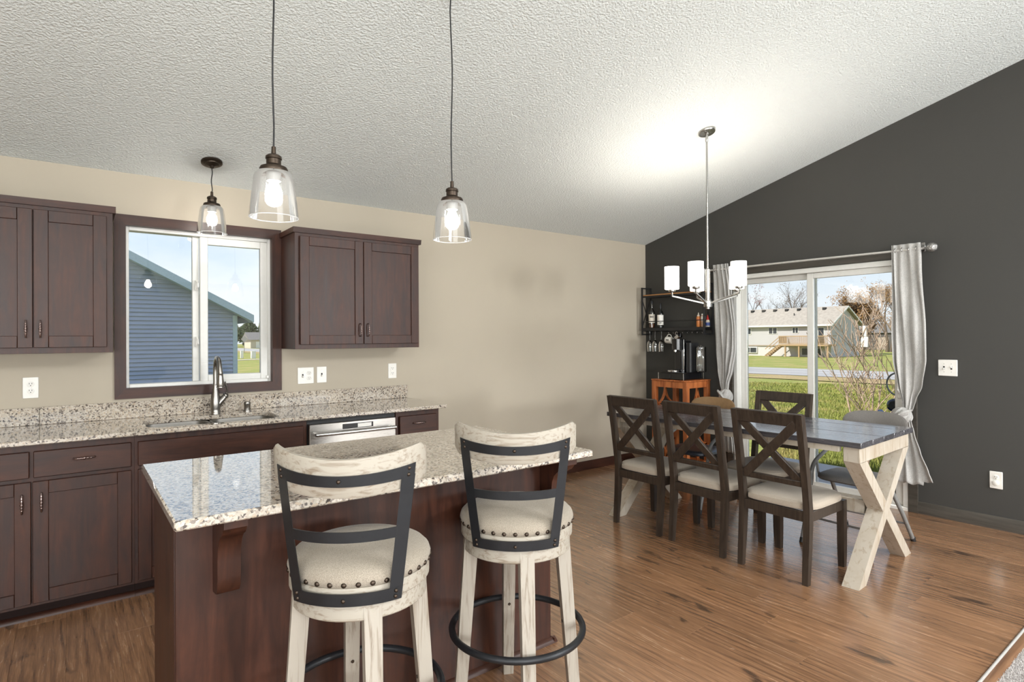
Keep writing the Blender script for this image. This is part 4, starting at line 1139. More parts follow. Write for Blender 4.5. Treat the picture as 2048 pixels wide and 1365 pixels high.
bottle('clear whiskey bottle with cream label, leftmost on the lower shelf board', -.105, -.172, 1.4855, wh, K['drink_glass'], (.0345, .055, .150), K['paper'], [(.014, .268), (.016, .270), (.016, .300), (.013, .304)], K['blackmatte'],
       marks=[(-.5, .16, .112, .134), (-.28, .1, .112, .134), (-.08, .16, .112, .134), (.2, .12, .112, .134), (.42, .14, .112, .134)], fill=([(.029, .003), (.0325, .006), (.0325, .045), (.001, .046)], K['amber']))
wi = [(.030, 0), (.0335, .004), (.0335, .150), (.030, .172), (.016, .192), (.0130, .205), (.0125, .250)]
bottle('dark bottle with white label, second from left on the shelf board', -.105, -.290, 1.4855, wi, K['darkglass'], (.034, .030, .140), K['white'], [(.0135, .215), (.0135, .266), (.012, .268)], K['blackmatte'], marks=[(-.35, .14, .045, .058), (0, .3, .045, .058), (.35, .16, .045, .058)])
bottle('orange squeeze bottle with a pale nozzle on the shelf board', -.100, -.772, 1.4855, [(.020, 0), (.022, .003), (.022, .095), (.019, .105), (.013, .110)], plain('orange_syrup', srgb(206, 128, 70), .3), (.0225, .070, .078), plain('red_band', srgb(190, 40, 34), .5), [(.014, .108), (.014, .122), (.006, .126), (.0035, .148)], K['paper'])
bottle('white labelled jar beside the orange squeeze bottle', -.100, -.826, 1.4855, [(.019, 0), (.021, .003), (.021, .110), (.016, .118)], plain('tan_jar', srgb(190, 150, 120), .3), (.0215, .060, .108), K['white'], [(.017, .117), (.017, .132), (.015, .134)], K['white'])
bottle('small bottle with a red cone cap and blue label by the shelf end', -.045, -.842, 1.4855, [(.020, 0), (.022, .003), (.022, .060), (.016, .072)], plain('clear_glue', srgb(220, 210, 190), .3), (.0225, .012, .045), plain('blue_label', srgb(60, 84, 150), .5), [(.016, .070), (.016, .080), (.004, .122)], plain('red_cap', srgb(196, 44, 36), .4))

def wine_glass(label, x, y):
    t = thing('wine_glass', label, 'wine glass', (x, y, 1.22), group='wine glasses hung under the shelf')
    z = 1.4440
    MB().lathe([(.031, -.0002), (.031, .0012), (.004, .003)], 24, (x, y, z+.004)).tube([(x, y, z+.004), (x, y, z-.095)], .0032, 8).build('stem', K['drink_glass'], t)
    g = [(.0035, -.095), (.014, -.100), (.028, -.118), (.034, -.145), (.034, -.175), (.031, -.222)]
    MB().lathe(g+[(r-.0015, q) for r, q in reversed(g)], 24, (x, y, z), capb=False, capt=False).build('bowl', K['drink_glass'], t)
wine_glass('clear wine glass hanging upside down, nearest the corner', -.10, -.140)
wine_glass('clear wine glass hanging upside down, middle of three', -.10, -.2125)
wine_glass('clear wine glass hanging upside down, next to the mug', -.085, -.2875)

def mug(name, label, x, y, z, ax, r, h, mat, mk):
    t = thing(name, label, 'mug', (x, y, z), group='mugs on the shelf hooks')
    A = Vector(ax).normalized(); U = Vector((0, 0, 1)); U = (U-A*U.dot(A)).normalized()
    prof = [(r*.8, 0), (r*.95, .006), (r, .02), (r, h), (r-.004, h), (r-.004, .008), (.002, .006)]
    b = MB().lathe(prof, 24, (x, y, z), A, capt=False).build('body', mat, t)
    c = Vector((x, y, z))+A*(h*.5)+U*r*.9
    pts = [c+A*(h*.34*math.cos(an))+U*(.028*math.sin(an)) for an in [PI*k/10 for k in range(11)]]
    MB().tube(pts, .0045, 8).build('handle', mat, t)
    if mk:
        V = A.cross(U); 
        for s in (-1, 0, 1):
            p = Vector((x, y, z))+A*(h*.5+s*.011); d = Vector((-.85, -.5, 0)); d = (d-A*d.dot(A)).normalized()
            e = d.cross(A).normalized()
            q0 = p+d*(r+.0008); mb = MB().cbox(q0, (A, e, d), (.0035, .008, .0004)); mb.build('print', K['slot'], b)
mug('coffee_mug', 'white mug with dark print hanging from a shelf hook', -.112, -.365, 1.354, (.15, -1, -.1), .037, .078, K['white'], True)
mug('metal_cup', 'shiny metal cup hanging tilted from a shelf hook', -.112, -.500, 1.372, (-.2, -1, .55), .030, .065, K['chrome'], False)

# ------------------------------------------------------------------ coffee corner
t = thing('accent_cabinet', 'honey wood side table with curved fretwork in the corner', 'side table', (-.255, -.66, 0))
ax0, ax1, ay0, ay1, az = -.450, -.058, -.876, -.446, .950
for xx in (ax0, ax1-.048):
    for yy in (ay0, ay1-.048):
        MB().box(xx, xx+.048, yy, yy+.048, 0, az-.014, .002).build('leg', K['orange'], t)
MB().box(ax0-.004, ax1+.004, ay0-.004, ay1+.004, az-.0135, az, .002).build('top', K['orange'], t)
for (a, b, c, d) in ((ax0+.006, ax0+.030, ay0+.0485, ay1-.0485), (ax1-.030, ax1-.006, ay0+.0485, ay1-.0485)):
    for zz in (az-.078, .06): MB().box(a, b, c, d, zz, zz+.062, .001).build('rail', K['orange'], t)
for yy in (ay0+.008, ay1-.030):
    for zz in (az-.078, .06, .475): MB().box(ax0+.0485, ax1-.0485, yy, yy+.022, zz, zz+.062 if zz != .475 else zz+.03, .001).build('rail', K['orange'], t)
    x0, x1 = ax0+.048, ax1-.048; w = x1-x0; yc = yy+.011
    zs = [(az-.078, az-.078-w), (az-.078-w, .478+.02)]
    ztop = az-.078
    for (zt, zb) in ((ztop, ztop-.37), (.475, .122)):
        rv = (zt-zb)/2; rh = w/2
        for (cx, cz, a0) in ((x0, zt, 1.5*PI), (x1, zt, PI), (x0, zb, 0), (x1, zb, PI/2)):
            pts = [(cx+rh*math.cos(a0+PI/2*k/10), yc, cz+rv*math.sin(a0+PI/2*k/10)) for k in range(11)]
            mb = MB()
            for p, q2 in zip(pts, pts[1:]): mb.beam(p, q2, .018, .020, (0, 1, 0))
            mb.build('fretwork', K['orange'], t)
MB().box(ax0+.01, ax1-.01, ay0+.032, ay1-.032, .455, .470, .001).build('shelf_board', K['orange'], t)

t = thing('pod_drawer', 'black glossy pod drawer stand under the coffee machine', 'drawer stand', (-.255, -.66, az))
px0, px1, py0, py1 = -.425, -.085, -.822, -.508; pz = az+.001
MB().box(px0+.012, px1-.012, py0+.012, py1-.012, pz+.004, pz+.066, .002).build('drawer', K['blackgloss'], t)
MB().box(px0, px1, py0, py1, pz+.0665, pz+.0755, .002).build('top', K['blackgloss'], t)
for xx in (px0+.004, px1-.004):
    for yy in (py0+.004, py1-.004): MB().tube([(xx, yy, pz), (xx, yy, pz+.066)], .004, 8).build('post', K['chrome'], t)
MB().box(px0+.006, px0+.0125, -.66, -.64, pz+.022, pz+.05).build('pull', K['blackmatte'], t)
cz = pz+.0765
t = thing('coffee_machine', 'black capsule coffee machine with chrome trim on the stand', 'coffee machine', (-.27, -.68, cz))
def rbox(x0, x1, y0, y1, z0, z1, r, mb=None):
    mb = mb or MB(); poly = []
    for (cx, cy, a0) in ((x1-r, y1-r, 0), (x0+r, y1-r, PI/2), (x0+r, y0+r, PI), (x1-r, y0+r, 1.5*PI)):
        for i in range(7): poly.append((cx+r*math.cos(a0+PI/2*i/6), cy+r*math.sin(a0+PI/2*i/6)))
    return mb.prism(poly, lambda a, b, d: (a, b, d), z0, z1)
rbox(-.30, -.14, -.725, -.605, cz, cz+.315, .035).build('body', K['blackgloss'], t)
rbox(-.365, -.21, -.715, -.615, cz+.225, cz+.335, .045).build('brew_head', K['blackgloss'], t)
MB().lathe([(.040, 0), (.042, .002), (.042, .010), (.040, .012)], 28, (-.318, -.665, cz+.262)).tube([(-.345, -.665, cz+.205), (-.345, -.665, cz+.228)], .014, 12).build('trim_ring', K['chrome'], t)
MB().lathe([(.055, 0), (.058, .003), (.058, .018), (.052, .022), (.002, .022)], 28, (-.362, -.655, cz)).build('drip_tray', K['chrome'], t)
MB().box(-.30, -.285, -.738, -.7255, cz, cz+.33, .003).build('chrome_strip', K['chrome'], t)
rbox(-.28, -.13, -.800, -.7385, cz, cz+.295, .02).build('side_housing', K['blackmatte'], t)
t = thing('glass_canister', 'clear ribbed glass canister beside the coffee machine', 'canister', (-.205, -.742, cz))
def rib(u, v):
    pr = [(.002, .004), (.050, .004), (.052, .01), (.052, .235), (.054, .238), (.054, .245), (.050, .245), (.049, .235), (.049, .012), (.002, .010)]
    j = v*(len(pr)-1); i = min(int(j), len(pr)-2); f = j-i
    r = pr[i][0]*(1-f)+pr[i+1][0]*f; z = pr[i][1]*(1-f)+pr[i+1][1]*f; a = 2*PI*u
    k = 1+.02*math.cos(20*a)*(1 if z < .1 else .35)
    return (-.205+.0+r*k*math.cos(a), -.868+r*k*math.sin(a), cz+z)
t.location = (-.205, -.868, cz); ORG[t.name] = Vector((-.205, -.868, cz))
MB().grid(80, 28, rib, closeu=True).build('jar', K['drink_glass'], t)
MB().lathe([(.002, .245), (.053, .246), (.054, .256), (.02, .262), (.012, .272), (.002, .274)], 24, (-.205, -.868, cz)).build('lid', K['drink_glass'], t)
# ------------------------------------------------------------------ outside
def gz(x, y):
    d = math.hypot(x, y); return -.45-min(.80, max(0, (d-8)*.0135))
def grass_mat(name, a, b, c):
    m = Mt(name, rough=.9, spec=.1); v = m.co((1, 1, 1))
    n1 = m.noise(v, .55, 5, .65, .4); n2 = m.noise(v, 14, 3, .6)
    col = m.ramp(n2, [(.3, a), (.7, b)]); col = m.mix(m.ramp(n1, [(.48, G(0)), (.66, G(.75))]), col, c)
    m.color(col); m.bump(n2, .6, .04); return m.m
K['lawn'] = grass_mat('spring_grass', srgb(116, 124, 58), srgb(162, 164, 92), srgb(184, 160, 110))
K['drygrass'] = grass_mat('dry_verge', srgb(150, 128, 90), srgb(190, 168, 126), srgb(140, 140, 70))
xs = [-300, -160, -80, -40, -20, -8, 0, 2, 4, 7, 10, 14, 19, 25, 33, 45, 60, 72, 85, 110, 150, 220, 320]
ys = [-300, -150, -70, -35, -15, -6, -2, 2, 6, 10, 14, 20, 28, 38, 50, 65, 85, 110, 150, 220, 320]
vs = [(x, y, gz(x, y)) for y in ys for x in xs]; nx = len(xs)
m = MB().add(vs, [(j*nx+i, j*nx+i+1, (j+1)*nx+i+1, (j+1)*nx+i) for j in range(len(ys)-1) for i in range(nx-1)])
S(m.build('ground', K['lawn'], loc=(0, 0, 0), smooth=180))['label'] = 'green lawn around the house'
# grass blades on the lawn in front of the patio door
rs = np.random.RandomState(8); N = 52000
dist = 2.0+ (rs.uniform(0, 1, N)**1.6)*20.0
ang = rs.uniform(math.radians(8), math.radians(40), N)
gx = -.6+dist*np.cos(ang)*1.0; gy = -2.3+dist*np.sin(ang)*1.05-.9
gzv = np.array([gz(a, b) for a, b in zip(gx, gy)]); ga = rs.uniform(0, PI, N); gh = rs.uniform(.04, .10, N); gw = .006+.0011*dist
V = np.zeros((N, 3, 3))
V[:, 0, 0] = gx-gw*np.cos(ga); V[:, 0, 1] = gy-gw*np.sin(ga); V[:, 1, 0] = gx+gw*np.cos(ga); V[:, 1, 1] = gy+gw*np.sin(ga)
V[:, 2, 0] = gx+rs.uniform(-.03, .03, N); V[:, 2, 1] = gy+rs.uniform(-.03, .03, N)
V[:, 0, 2] = V[:, 1, 2] = gzv-.005; V[:, 2, 2] = gzv+gh
mb = MB(); mb.v = [tuple(q) for q in V.reshape(-1, 3)]; mb.f = [(3*i, 3*i+1, 3*i+2) for i in range(N)]
tag(mb.build('grass', K['lawn'], loc=(5, 0, -.45), smooth=0), 'short green grass blades on the lawn beyond the patio door', 'grass', kind='stuff')
def strip(name, x0, x1, y0, y1, dz, mat, label, n=40):
    mb = MB(); vs = []
    for i in range(n+1):
        y = y0+(y1-y0)*i/n
        for x in (x0, (x0+x1)/2, x1): vs.append((x, y, gz(x, y)+dz))
    mb.add(vs, [(i*3+k, i*3+k+1, i*3+k+4, i*3+k+3) for i in range(n) for k in (0, 1)])
    o = S(mb.build(name, mat, loc=((x0+x1)/2, 0, 0), smooth=180)); o['label'] = label; return o
am = Mt('asphalt', rough=.9, spec=.2); n1 = am.noise(am.co((1, .05, 1)), .9, 4, .6); n2 = am.noise(am.co(), 40, 2)
am.color(am.mix(.25, am.ramp(n1, [(.4, srgb(150, 147, 145)), (.6, srgb(186, 181, 176))]), am.ramp(n2, [(.3, srgb(110, 108, 106)), (.7, srgb(196, 192, 188))]))); K['asphalt'] = am.m
strip('road', 24.6, 33.2, -120, 240, .045, K['asphalt'], 'grey asphalt street crossing beyond the lawn', 90)
strip('verge', 21.2, 24.7, -120, 240, .03, K['drygrass'], 'dry tan grass verge along the street', 90)
MB_ = MB().box(.16, 1.7, -3.4, -.6, -.50, -.10, .01)
S(MB_.build('patio_slab', plain('concrete', srgb(170, 166, 160), .9), loc=(.9, -2, -.5)))

# --- neighbouring house with blue-grey lap siding, seen through the kitchen window
sd = Mt('blue_grey_siding', srgb(126, 142, 166), .55); nn = sd.noise(sd.co((.2, 1, 4)), 22, 3)
sd.color(sd.ramp(nn, [(.3, srgb(150, 160, 186)), (.7, srgb(160, 170, 196))])); K['siding'] = sd.m
K['fascia'] = plain('pale_blue_fascia', srgb(164, 184, 202), .5)
K['shingle'] = plain('grey_shingle', srgb(120, 116, 112), .9, var=.25, scale=9)
t = thing('neighbour_house', 'blue-grey lap-sided house outside the kitchen window', 'house', (-5, 12, -.6))
NX1, NXR, YW = -1.80, -7.35, 12.0; ez = 1.96; sl = .532
rz_ = lambda x: ez+sl*(min(-1.49, x)*-1-1.49) if x > NXR else ez+sl*(-NXR-1.49)-sl*(NXR-x)
core = MB(); NX0 = NXR*2-NX1
core.prism([(NX0+.02, -.6), (NX1-.02, -.6), (NX1-.02, rz_(NX1)-.05), (NXR, rz_(NXR)-.06), (NX0+.02, rz_(NX0)-.05)], lambda a, b, d: (a, d, b), YW+.03, YW+14)
core.build('wall_core', K['siding'], t)
z = -.55; EX = .1
while z < rz_(NXR)-.15:
    zt = min(z+EX+.004, rz_(NXR)-.12)
    lim = lambda zz: (NXR-(rz_(NXR)-.1-zz)/sl, NXR+(rz_(NXR)-.1-zz)/sl)
    a0, b0 = lim(z); a1, b1 = lim(zt)
    a0, a1 = max(a0, NX0), max(a1, NX0); b0, b1 = min(b0, NX1-.11), min(b1, NX1-.11)
    if b0-a0 > .1:
        yb, yt = YW-.022, YW+.018
        MB().add([(a0, yb, z), (b0, yb, z), (b1, yt, zt), (a1, yt, zt), (a0, YW+.03, z), (b0, YW+.03, z), (b1, YW+.03, zt), (a1, YW+.03, zt)],
                 [(0, 1, 2, 3), (0, 4, 5, 1), (1, 5, 6, 2), (3, 2, 6, 7), (0, 3, 7, 4), (4, 7, 6, 5)]).build('siding_board', K['siding'], t, smooth=0)
    z += EX
MB().box(NX1-.11, NX1, YW-.018, YW+.09, -.6, rz_(NX1)-.12, .004).build('corner_board', K['fascia'], t)
ro = MB(); ov = .34
for s in (1, -1):
    xe = -1.49 if s > 0 else NXR*2+1.49
    ro.prism([(xe, ez), (NXR, rz_(NXR)), (NXR, rz_(NXR)+.10), (xe, ez+.04)], lambda a, b, d: (a, d, b), YW-ov, YW+14.3)
ro.build('roof', K['shingle'], t)
for s in (1, -1):
    xe = -1.485 if s > 0 else NXR*2+1.485
    MB().prism([(xe, ez-.13), (xe, ez+.05), (NXR, rz_(NXR)+.09), (NXR, rz_(NXR)-.12)], lambda a, b, d: (a, d, b), YW-ov-.02, YW-ov+.004).build('rake_board', K['fascia'], t)
    MB().prism([(xe, ez-.12), (xe, ez-.11), (NXR, rz_(NXR)-.10), (NXR, rz_(NXR)-.11)], lambda a, b, d: (a, d, b), YW-ov, YW+.03).build('soffit', K['fascia'], t)
MB().box(-1.51, -1.47, YW-ov, YW+14.3, ez-.14, ez+.05).build('gutter', K['fascia'], t)

# --- trees
def tree(name, label, base, h, spread, seed, bark, bud=None, buds=0, levels=4, r0=.12, stems=1, group=None, nkid=4, lean=.35, budsize=.12, up=.5, first=.3, minr=.004):
    rg = random.Random(seed); t = thing(name, label, 'tree', base, group=group)
    tm = MB(); bm = MB(); tips = []
    B0 = Vector(base)
    def grow(p, d, L, r, lv):
        n = 4 if lv < 2 else 3; pts = [p]; rr = [r]; q = p.copy(); dd = d.copy()
        for i in range(n):
            dd = (dd+Vector((rg.uniform(-1, 1), rg.uniform(-1, 1), rg.uniform(-.5, 1)))*.13).normalized()
            q = q+dd*(L/n); pts.append(q.copy()); rr.append(max(minr, r*(1-.62*(i+1)/n)))
        (tm if lv == 0 else bm).tube(pts, rr, 6 if lv < 2 else 4, caps=False)
        if lv >= levels-1: tips.extend(pts[1:])
        if lv < levels:
            k = nkid+(1 if lv == 0 else 0)
            for j in range(k):
                f = first+(1-first)*((j+rg.random())/k); i = min(int(f*n), n-1); pp = pts[i].lerp(pts[i+1], f*n-i)
                a = rg.uniform(0, 2*PI); out = Vector((math.cos(a), math.sin(a), 0))
                nd = (dd*.55+out*lean*rg.uniform(.7, 1.5)*spread+Vector((0, 0, up*.5))).normalized()
                grow(pp, nd, L*rg.uniform(.45, .72), max(minr, rr[i]*.6), lv+1)
    for s in range(stems):
        a = 2*PI*s/max(1, stems)+seed; o = Vector((math.cos(a), math.sin(a), 0))*(r0*1.1 if stems > 1 else 0)
        d = Vector((math.cos(a)*.12*(stems > 1), math.sin(a)*.12*(stems > 1), 1)).normalized()
        grow(B0+o-Vector((0, 0, .1)), d, h*.52, r0, 0)
    tm.build('trunk', bark, t, smooth=180); bm.build('branches', bark, t, smooth=180)
    if buds and tips:
        mb = MB()
        for i in range(buds):
            p = rg.choice(tips)+Vector((rg.gauss(0, 1), rg.gauss(0, 1), rg.gauss(0, 1)))*budsize*1.6
            a = Vector((rg.gauss(0, 1), rg.gauss(0, 1), rg.gauss(0, 1))).normalized(); b = a.orthogonal().normalized(); s = budsize*rg.uniform(.5, 1)
            mb.add([p-a*s-b*s*.4, p+a*s-b*s*.4, p+b*s*.8], [(0, 1, 2)])
        tag(mb.build('buds', bud, t, smooth=0), kind='stuff')
    return t
K['bark'] = plain('grey_brown_bark', srgb(112, 96, 82), .9, var=.2)
K['barkpale'] = plain('pale_bark', srgb(190, 164, 142), .9, var=.2)
K['budred'] = plain('red_buds', srgb(126, 78, 70), .8, var=.2)
K['budgrey'] = plain('grey_buds', srgb(122, 112, 98), .8, var=.2)
K['budbrown'] = plain('brown_oak_leaves', srgb(150, 116, 74), .8, var=.25)
g = 'trees beyond the street'
tree('bare_tree', 'bare reddish tree behind the left end of the far house roof', (83.1, 48.2, -1.25), 12.0, 1.0, 11, K['bark'], K['budred'], 1300, 4, .22, 1, g, budsize=.13)
tree('bare_tree', 'small bare tree peeking over the middle of the far roof', (93.5, 49.7, -1.25), 10.4, .7, 12, K['bark'], K['budgrey'], 200, 4, .16, 1, g, budsize=.1)
tree('bare_tree', 'wide bare tree with grey twigs behind the far house roof', (85.5, 42.0, -1.25), 11.5, 1.35, 13, K['bark'], K['budgrey'], 900, 4, .26, 2, g, budsize=.12)
tree('oak_tree', 'brown-leaved oak directly behind the gable of the far house', (81.0, 30.0, -1.25), 8.6, 1.3, 14, K['bark'], K['budbrown'], 9000, 4, .25, 2, g, budsize=.16)
tree('oak_tree', 'tall brown twiggy oak right of the far house', (96.5, 32.2, -1.25), 12.2, 1.1, 15, K['bark'], K['budbrown'], 6000, 4, .25, 2, g, budsize=.13)
tree('birch_tree', 'pale-barked tree beside the right curtain in the distance', (86.0, 27.0, -1.25), 9.0, 1.2, 16, K['barkpale'], K['budbrown'], 1200, 4, .28, 1, g, budsize=.12)
tree('oak_tree', 'rust-coloured oak at the far right edge of the door view', (108, 32.3, -1.25), 11.0, 1.4, 17, K['bark'], K['budbrown'], 7000, 4, .25, 2, g, budsize=.16)
tree('young_tree', 'young bare multi-stem tree on the lawn outside the patio door', (3.44, -.93, gz(3.44, -.93)), 2.5, .8, 22, K['barkpale'], K['budred'], 240, 3, .019, 3, None, nkid=4, lean=.62, budsize=.009, up=.75, first=.30, minr=.0042)
t = thing('bird_feeder', 'white panel hanging in the young bare tree', 'bird feeder', (3.40, -.97, 1.20))
MB().box(3.385, 3.415, -1.015, -.925, 1.225, 1.37, .004).build('lower_panel', K['white'], t)
MB().box(3.385, 3.415, -1.000, -.945, 1.372, 1.52, .004).build('upper_panel', K['white'], t)
MB().tube([(3.40, -.97, 1.52), (3.42, -.95, 1.62)], .003, 6).build('hanger', K['slot'], t)

# --- far house with deck
K['housewall'] = plain('grey_vinyl_siding', srgb(190, 186, 186), .7, var=.03)
K['housetan'] = plain('tan_foundation', srgb(176, 160, 146), .8)
K['cedar'] = plain('cedar_deck', srgb(176, 146, 110), .8, var=.15)
K['darkpane'] = plain('dark_pane', srgb(62, 64, 68), .1)
t = thing('far_house', 'long grey house with shingle roof and wooden deck across the street', 'house', (71.5, 37, -1.3))
hx0, hx1, hy0, hy1, hb, he, hr = 67.5, 75.5, 28.0, 52.0, -1.3, 2.74, 4.96
MB().box(hx0, hx1, hy0, hy1, .15, he).prism([(hx0, he), (hx1, he), (71.5, hr-.15)], lambda a, b, d: (a, d, b), hy0, hy1).build('wall', K['housewall'], t)
MB().box(hx0+.12, hx1-.12, hy0+.02, hy1-.1, hb, .15).build('lower_wall', plain('pale_lower_wall', srgb(206, 200, 196), .8), t)
MB().box(hx0-.03, hx0+.1, hy0, hy1, .08, .20).build('belt_board', K['housetan'], t)
m = MB()
for s in (-1, 1):
    xe = 71.5+s*4.45
    m.prism([(xe, he-.16), (xe, he-.02), (71.5, hr+.12), (71.5, hr-.05)], lambda a, b, d: (a, d, b), hy0-.4, hy1+.4)
m.build('roof', plain('brown_shingles', srgb(166, 156, 144), .95, var=.14, scale=3.0), t)
MB().box(71.5-4.50, 71.5-4.44, hy0-.4, hy1+.4, he-.2, he).build('gutter', K['white'], t)
for s in (-1, 1):
    MB().prism([(71.5+s*4.45, he-.2), (71.5+s*4.45, he-.02), (71.5, hr+.12), (71.5, hr-.07)], lambda a, b, d: (a, d, b), hy0-.43, hy0-.40).build('rake_board', K['white'], t)
for i in range(8):
    yy = 30.2+1.62*i; MB().box(70.6, 71.1, yy-.18, yy+.18, 4.62, 4.96, .02).build('roof_vent', K['slot'], t)
MB().tube([(69.5, 33.4, 3.7), (69.5, 33.4, 4.3)], .06, 8).build('vent_pipe', K['slot'], t)
for (ya, yb, za, zb) in ((38.2, 40.0, 1.55, 2.45), (34.6, 35.8, 1.58, 2.5), (31.85, 32.65, 1.66, 2.46), (41.5, 43.0, 1.55, 2.45), (28.7, 30.2, .45, 2.4), (37.4, 39.4, -.9, -.1), (29.0, 31.5, -1.1, -.1)):
    f = MB().box(hx0-.05, hx0+.13, ya, yb, za, zb, .02).build('window', K['white'], t)
    yc = (ya+yb)/2
    MB().box(hx0-.06, hx0-.045, ya+.08, yc-.04, za+.08, zb-.08).build('pane', K['darkpane'], f)
    MB().box(hx0-.06, hx0-.045, yc+.04, yb-.08, za+.08, zb-.08).build('pane', K['darkpane'], f)
dk = MB().box(65.3, 67.45, 27.3, 33.3, .12, .34, .02).build('deck', K['cedar'], t)
for yy in (27.4, 29.2, 30.8, 32.5): MB().box(65.36, 65.52, yy-.08, yy+.08, hb, .12).build('deck_post', K['cedar'], dk)
MB().box(65.3, 65.36, 27.3, 33.3, 1.28, 1.38).box(65.3, 67.4, 33.24, 33.3, 1.28, 1.38).box(65.3, 67.4, 27.3, 27.36, 1.28, 1.38).box(65.3, 65.36, 27.3, 33.3, .42, .48).build('deck_rail', K['cedar'], dk)
m = MB()
for i in range(46): yy = 27.4+.13*i; m.box(65.31, 65.35, yy-.02, yy+.02, .4, 1.3)
for i in range(15): xx = 65.4+.13*i; m.box(xx-.02, xx+.02, 33.25, 33.29, .4, 1.3)
tag(m.build('balusters', K['cedar'], dk), kind='stuff')
for dx in (65.4, 66.3): MB().beam((dx, 33.3, .18), (dx, 35.1, hb+.1), .08, .26).beam((dx, 33.3, 1.2), (dx, 35.1, hb+1.0), .06, .08).build('stringer', K['cedar'], dk)
for i in range(7): MB().box(65.36, 66.34, 33.38+.24*i, 33.64+.24*i, .10-.2*i, .15-.2*i).build('step', K['cedar'], dk)
MB().box(66.0, 66.5, 28.3, 28.9, .34, 1.0, .03).build('grill', K['slot'], dk)

t = thing('far_garage', 'dark distant building half hidden behind the bare trees', 'building', (113, 38.5, -1.3))
MB().box(110, 116, 36.0, 42.0, -1.3, 1.9).build('wall', plain('dark_barn', srgb(92, 88, 86), .8), t)
MB().prism([(109.7, 1.8), (116.3, 1.8), (113, 3.6)], lambda a, b, d: (a, d, b), 35.7, 42.3).build('roof', K['shingle'], t)
MB().box(109.96, 110.0, 37.0, 39.0, -1.2, 1.0).build('door', K['housetan'], t)

# --- beyond the neighbour: verge, boxes, sign, little house, tree line
strip_y = MB(); K['path'] = plain('concrete_path', srgb(222, 212, 200), .9)
strip_y.add([(x, y, gz(x, y)+.05) for x, y in ((2, 66.0), (24, 80), (24, 81.6), (2, 67.6))], [(0, 1, 2, 3)])
S(strip_y.build('sidewalk', K['path'], loc=(13, 73, -1.2)))
so = MB().add([(x, y, gz(x, y)+.05) for x, y in ((-60, 150), (120, 150), (120, 158), (-60, 158))], [(0, 1, 2, 3)])
S(so.build('cross_street', K['asphalt'], loc=(30, 154, -1.2)))
def ubox(label, x, y, w, h):
    t = thing('utility_box', label, 'utility box', (x, y, gz(x, y)), group='utility boxes on the verge')
    z = gz(x, y)
    MB().box(x-w/2, x+w/2, y-w/2, y+w/2, z, z+h, .03).build('body', K['white'], t)
    MB().box(x-w/2-.03, x+w/2+.03, y-w/2-.03, y+w/2+.03, z+h, z+h+.06, .02).build('lid', K['white'], t)
ubox('narrow white utility box beside the siding corner', 13.2, 80.5, .35, 1.0)
ubox('taller white utility box in the middle of the verge', 14.3, 79.0, .55, .95)
ubox('white utility box nearest the window frame', 14.7, 76.0, .50, .72)
t = thing('street_sign', 'diamond-shaped sign on a post beside the far street', 'street sign', (20.5, 112, -1.25))
MB().tube([(20.5, 112, -1.25), (20.5, 112, 1.8)], .05, 6).build('post', K['nickel'], t)
MB().cbox((20.5, 111.92, 1.35), ((.707, 0, .707), (0, 1, 0), (-.707, 0, .707)), (.42, .02, .42)).build('panel', K['nickel'], t)
t = thing('small_house', 'small pale house with a grey roof in front of the trees', 'house', (40, 172, -1.25))
MB().box(35, 46, 170, 178, -1.25, 1.2).build('wall', plain('pale_house', srgb(206, 194, 176), .8), t)
MB().prism([(169.4, 1.1), (178.6, 1.1), (174, 3.3)], lambda a, b, d: (d, a, b), 34.4, 46.6).build('roof', K['shingle'], t)
MB().box(36.4, 37.6, 169.95, 170, -1.2, .6).build('door', K['white'], t)
K['leafdark'] = plain('evergreen_needles', srgb(70, 84, 52), .9, var=.3, scale=2)
K['leaflight'] = plain('spring_leaves', srgb(126, 128, 84), .9, var=.3, scale=2)
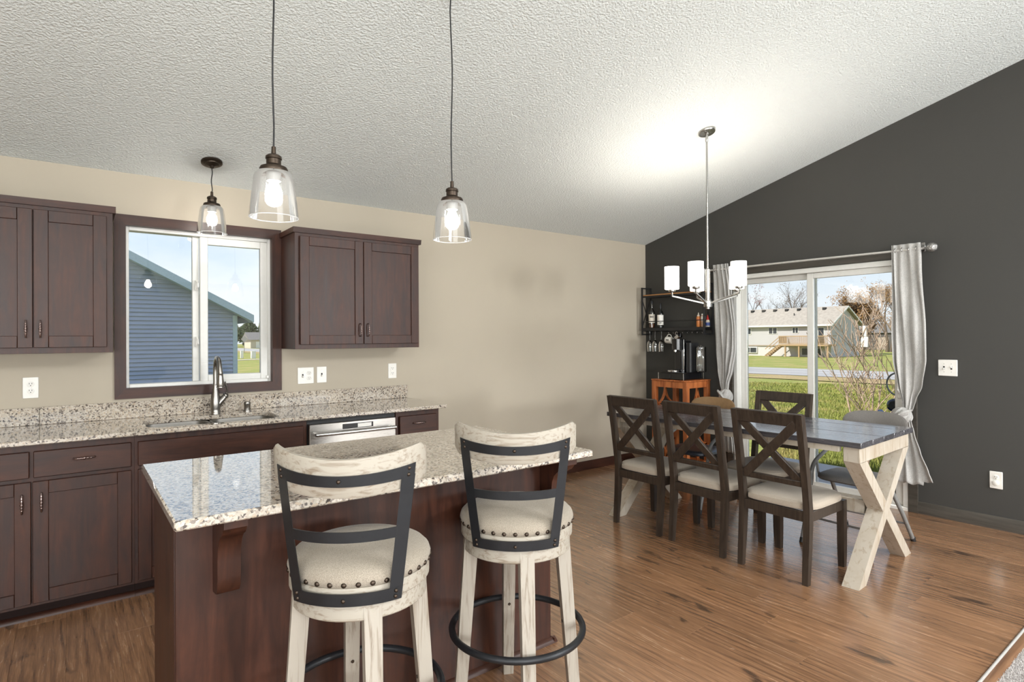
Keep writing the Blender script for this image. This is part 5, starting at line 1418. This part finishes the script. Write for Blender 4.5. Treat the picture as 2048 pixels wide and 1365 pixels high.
def crown(name, label, x, y, h, w, mat, seed, conic):
    rg = random.Random(seed); z0 = gz(x, y); t = thing(name, label, 'tree', (x, y, z0), group='tree line behind the far street')
    MB().tube([(x, y, z0), (x, y, z0+h*.7)], [.25, .1], 6).build('trunk', K['bark'], t)
    mb = MB()
    for i in range(2600):
        f = rg.random()**.8; ww = w*((1-f)*.95+.06 if conic else math.sin(PI*min(.97, f*.85+.12)))
        a = rg.uniform(0, 2*PI); rr = ww*math.sqrt(rg.random()); p = Vector((x+rr*math.cos(a), y+rr*math.sin(a), z0+h*(.08+.92*f)))
        d = Vector((rg.gauss(0, 1), rg.gauss(0, 1), rg.gauss(0, .7))).normalized(); e = d.orthogonal().normalized(); s = rg.uniform(.25, .6)
        mb.add([p-d*s, p+d*s, p+e*s], [(0, 1, 2)])
    tag(mb.build('foliage', mat, t, smooth=0), kind='stuff')
for i, (x, y, h, w, mm, cn, lb) in enumerate(((30, 196, 9.0, 3.6, 'leafdark', False, 'dark round tree by the siding corner in the distance'), (38.5, 213, 9.2, 3.4, 'leaflight', False, 'pale green tree second from the siding corner'), (41, 198, 8.2, 4.0, 'leafdark', False, 'dark spreading tree behind the small house'),
        (49.5, 216, 10.0, 3.0, 'leaflight', True, 'pale pointed tree behind the small house roof'), (51, 198, 10.0, 3.6, 'leafdark', True, 'dark pointed evergreen at the right of the tree line'), (25, 204, 8.4, 4.0, 'leaflight', False, 'pale tree mostly hidden by the siding corner'), (56, 204, 9.2, 4.2, 'leafdark', False, 'dark tree at the end of the distant tree line'))):
    crown('distant_tree', lb, x, y, h, w, K[mm], 40+i, cn)

# --- equipment standing on the patio, half hidden by the right curtain
t = thing('patio_equipment', 'blue and black equipment with a grey hoop outside the glass door', 'equipment', (1.07, -2.13, -.10))
K['blueplastic'] = plain('blue_plastic', srgb(62, 98, 150), .4, var=.1)
MB().box(.80, 1.34, -2.40, -1.90, -.10, -.02, .01).build('base', K['blackmatte'], t)
MB().tube([(1.09, -2.18, -.02), (1.09, -2.18, .80)], .028, 10).build('post', K['blueplastic'], t)
MB().prism([(-2.24, .50), (-2.05, .49), (-2.02, .66), (-2.10, .58), (-2.17, .60), (-2.24, .62)], lambda a, b, d: (d, a, b), 1.00, 1.10).build('bracket', K['blueplastic'], t)
MB().lathe([(.003, -.03), (.045, -.028), (.062, -.01), (.064, .01), (.05, .028), (.003, .03)], 24, (1.05, -2.150, .712), (.9, .4, 0)).build('pad', K['blackgloss'], t)
MB().tube([(1.08+.12*.3*math.cos(a), -2.17+.108*math.cos(a), .915+.108*math.sin(a)) for a in [2*PI*k/32 for k in range(32)]], .0085, 8, closed=True).build('hoop', K['grey_tube'], t)
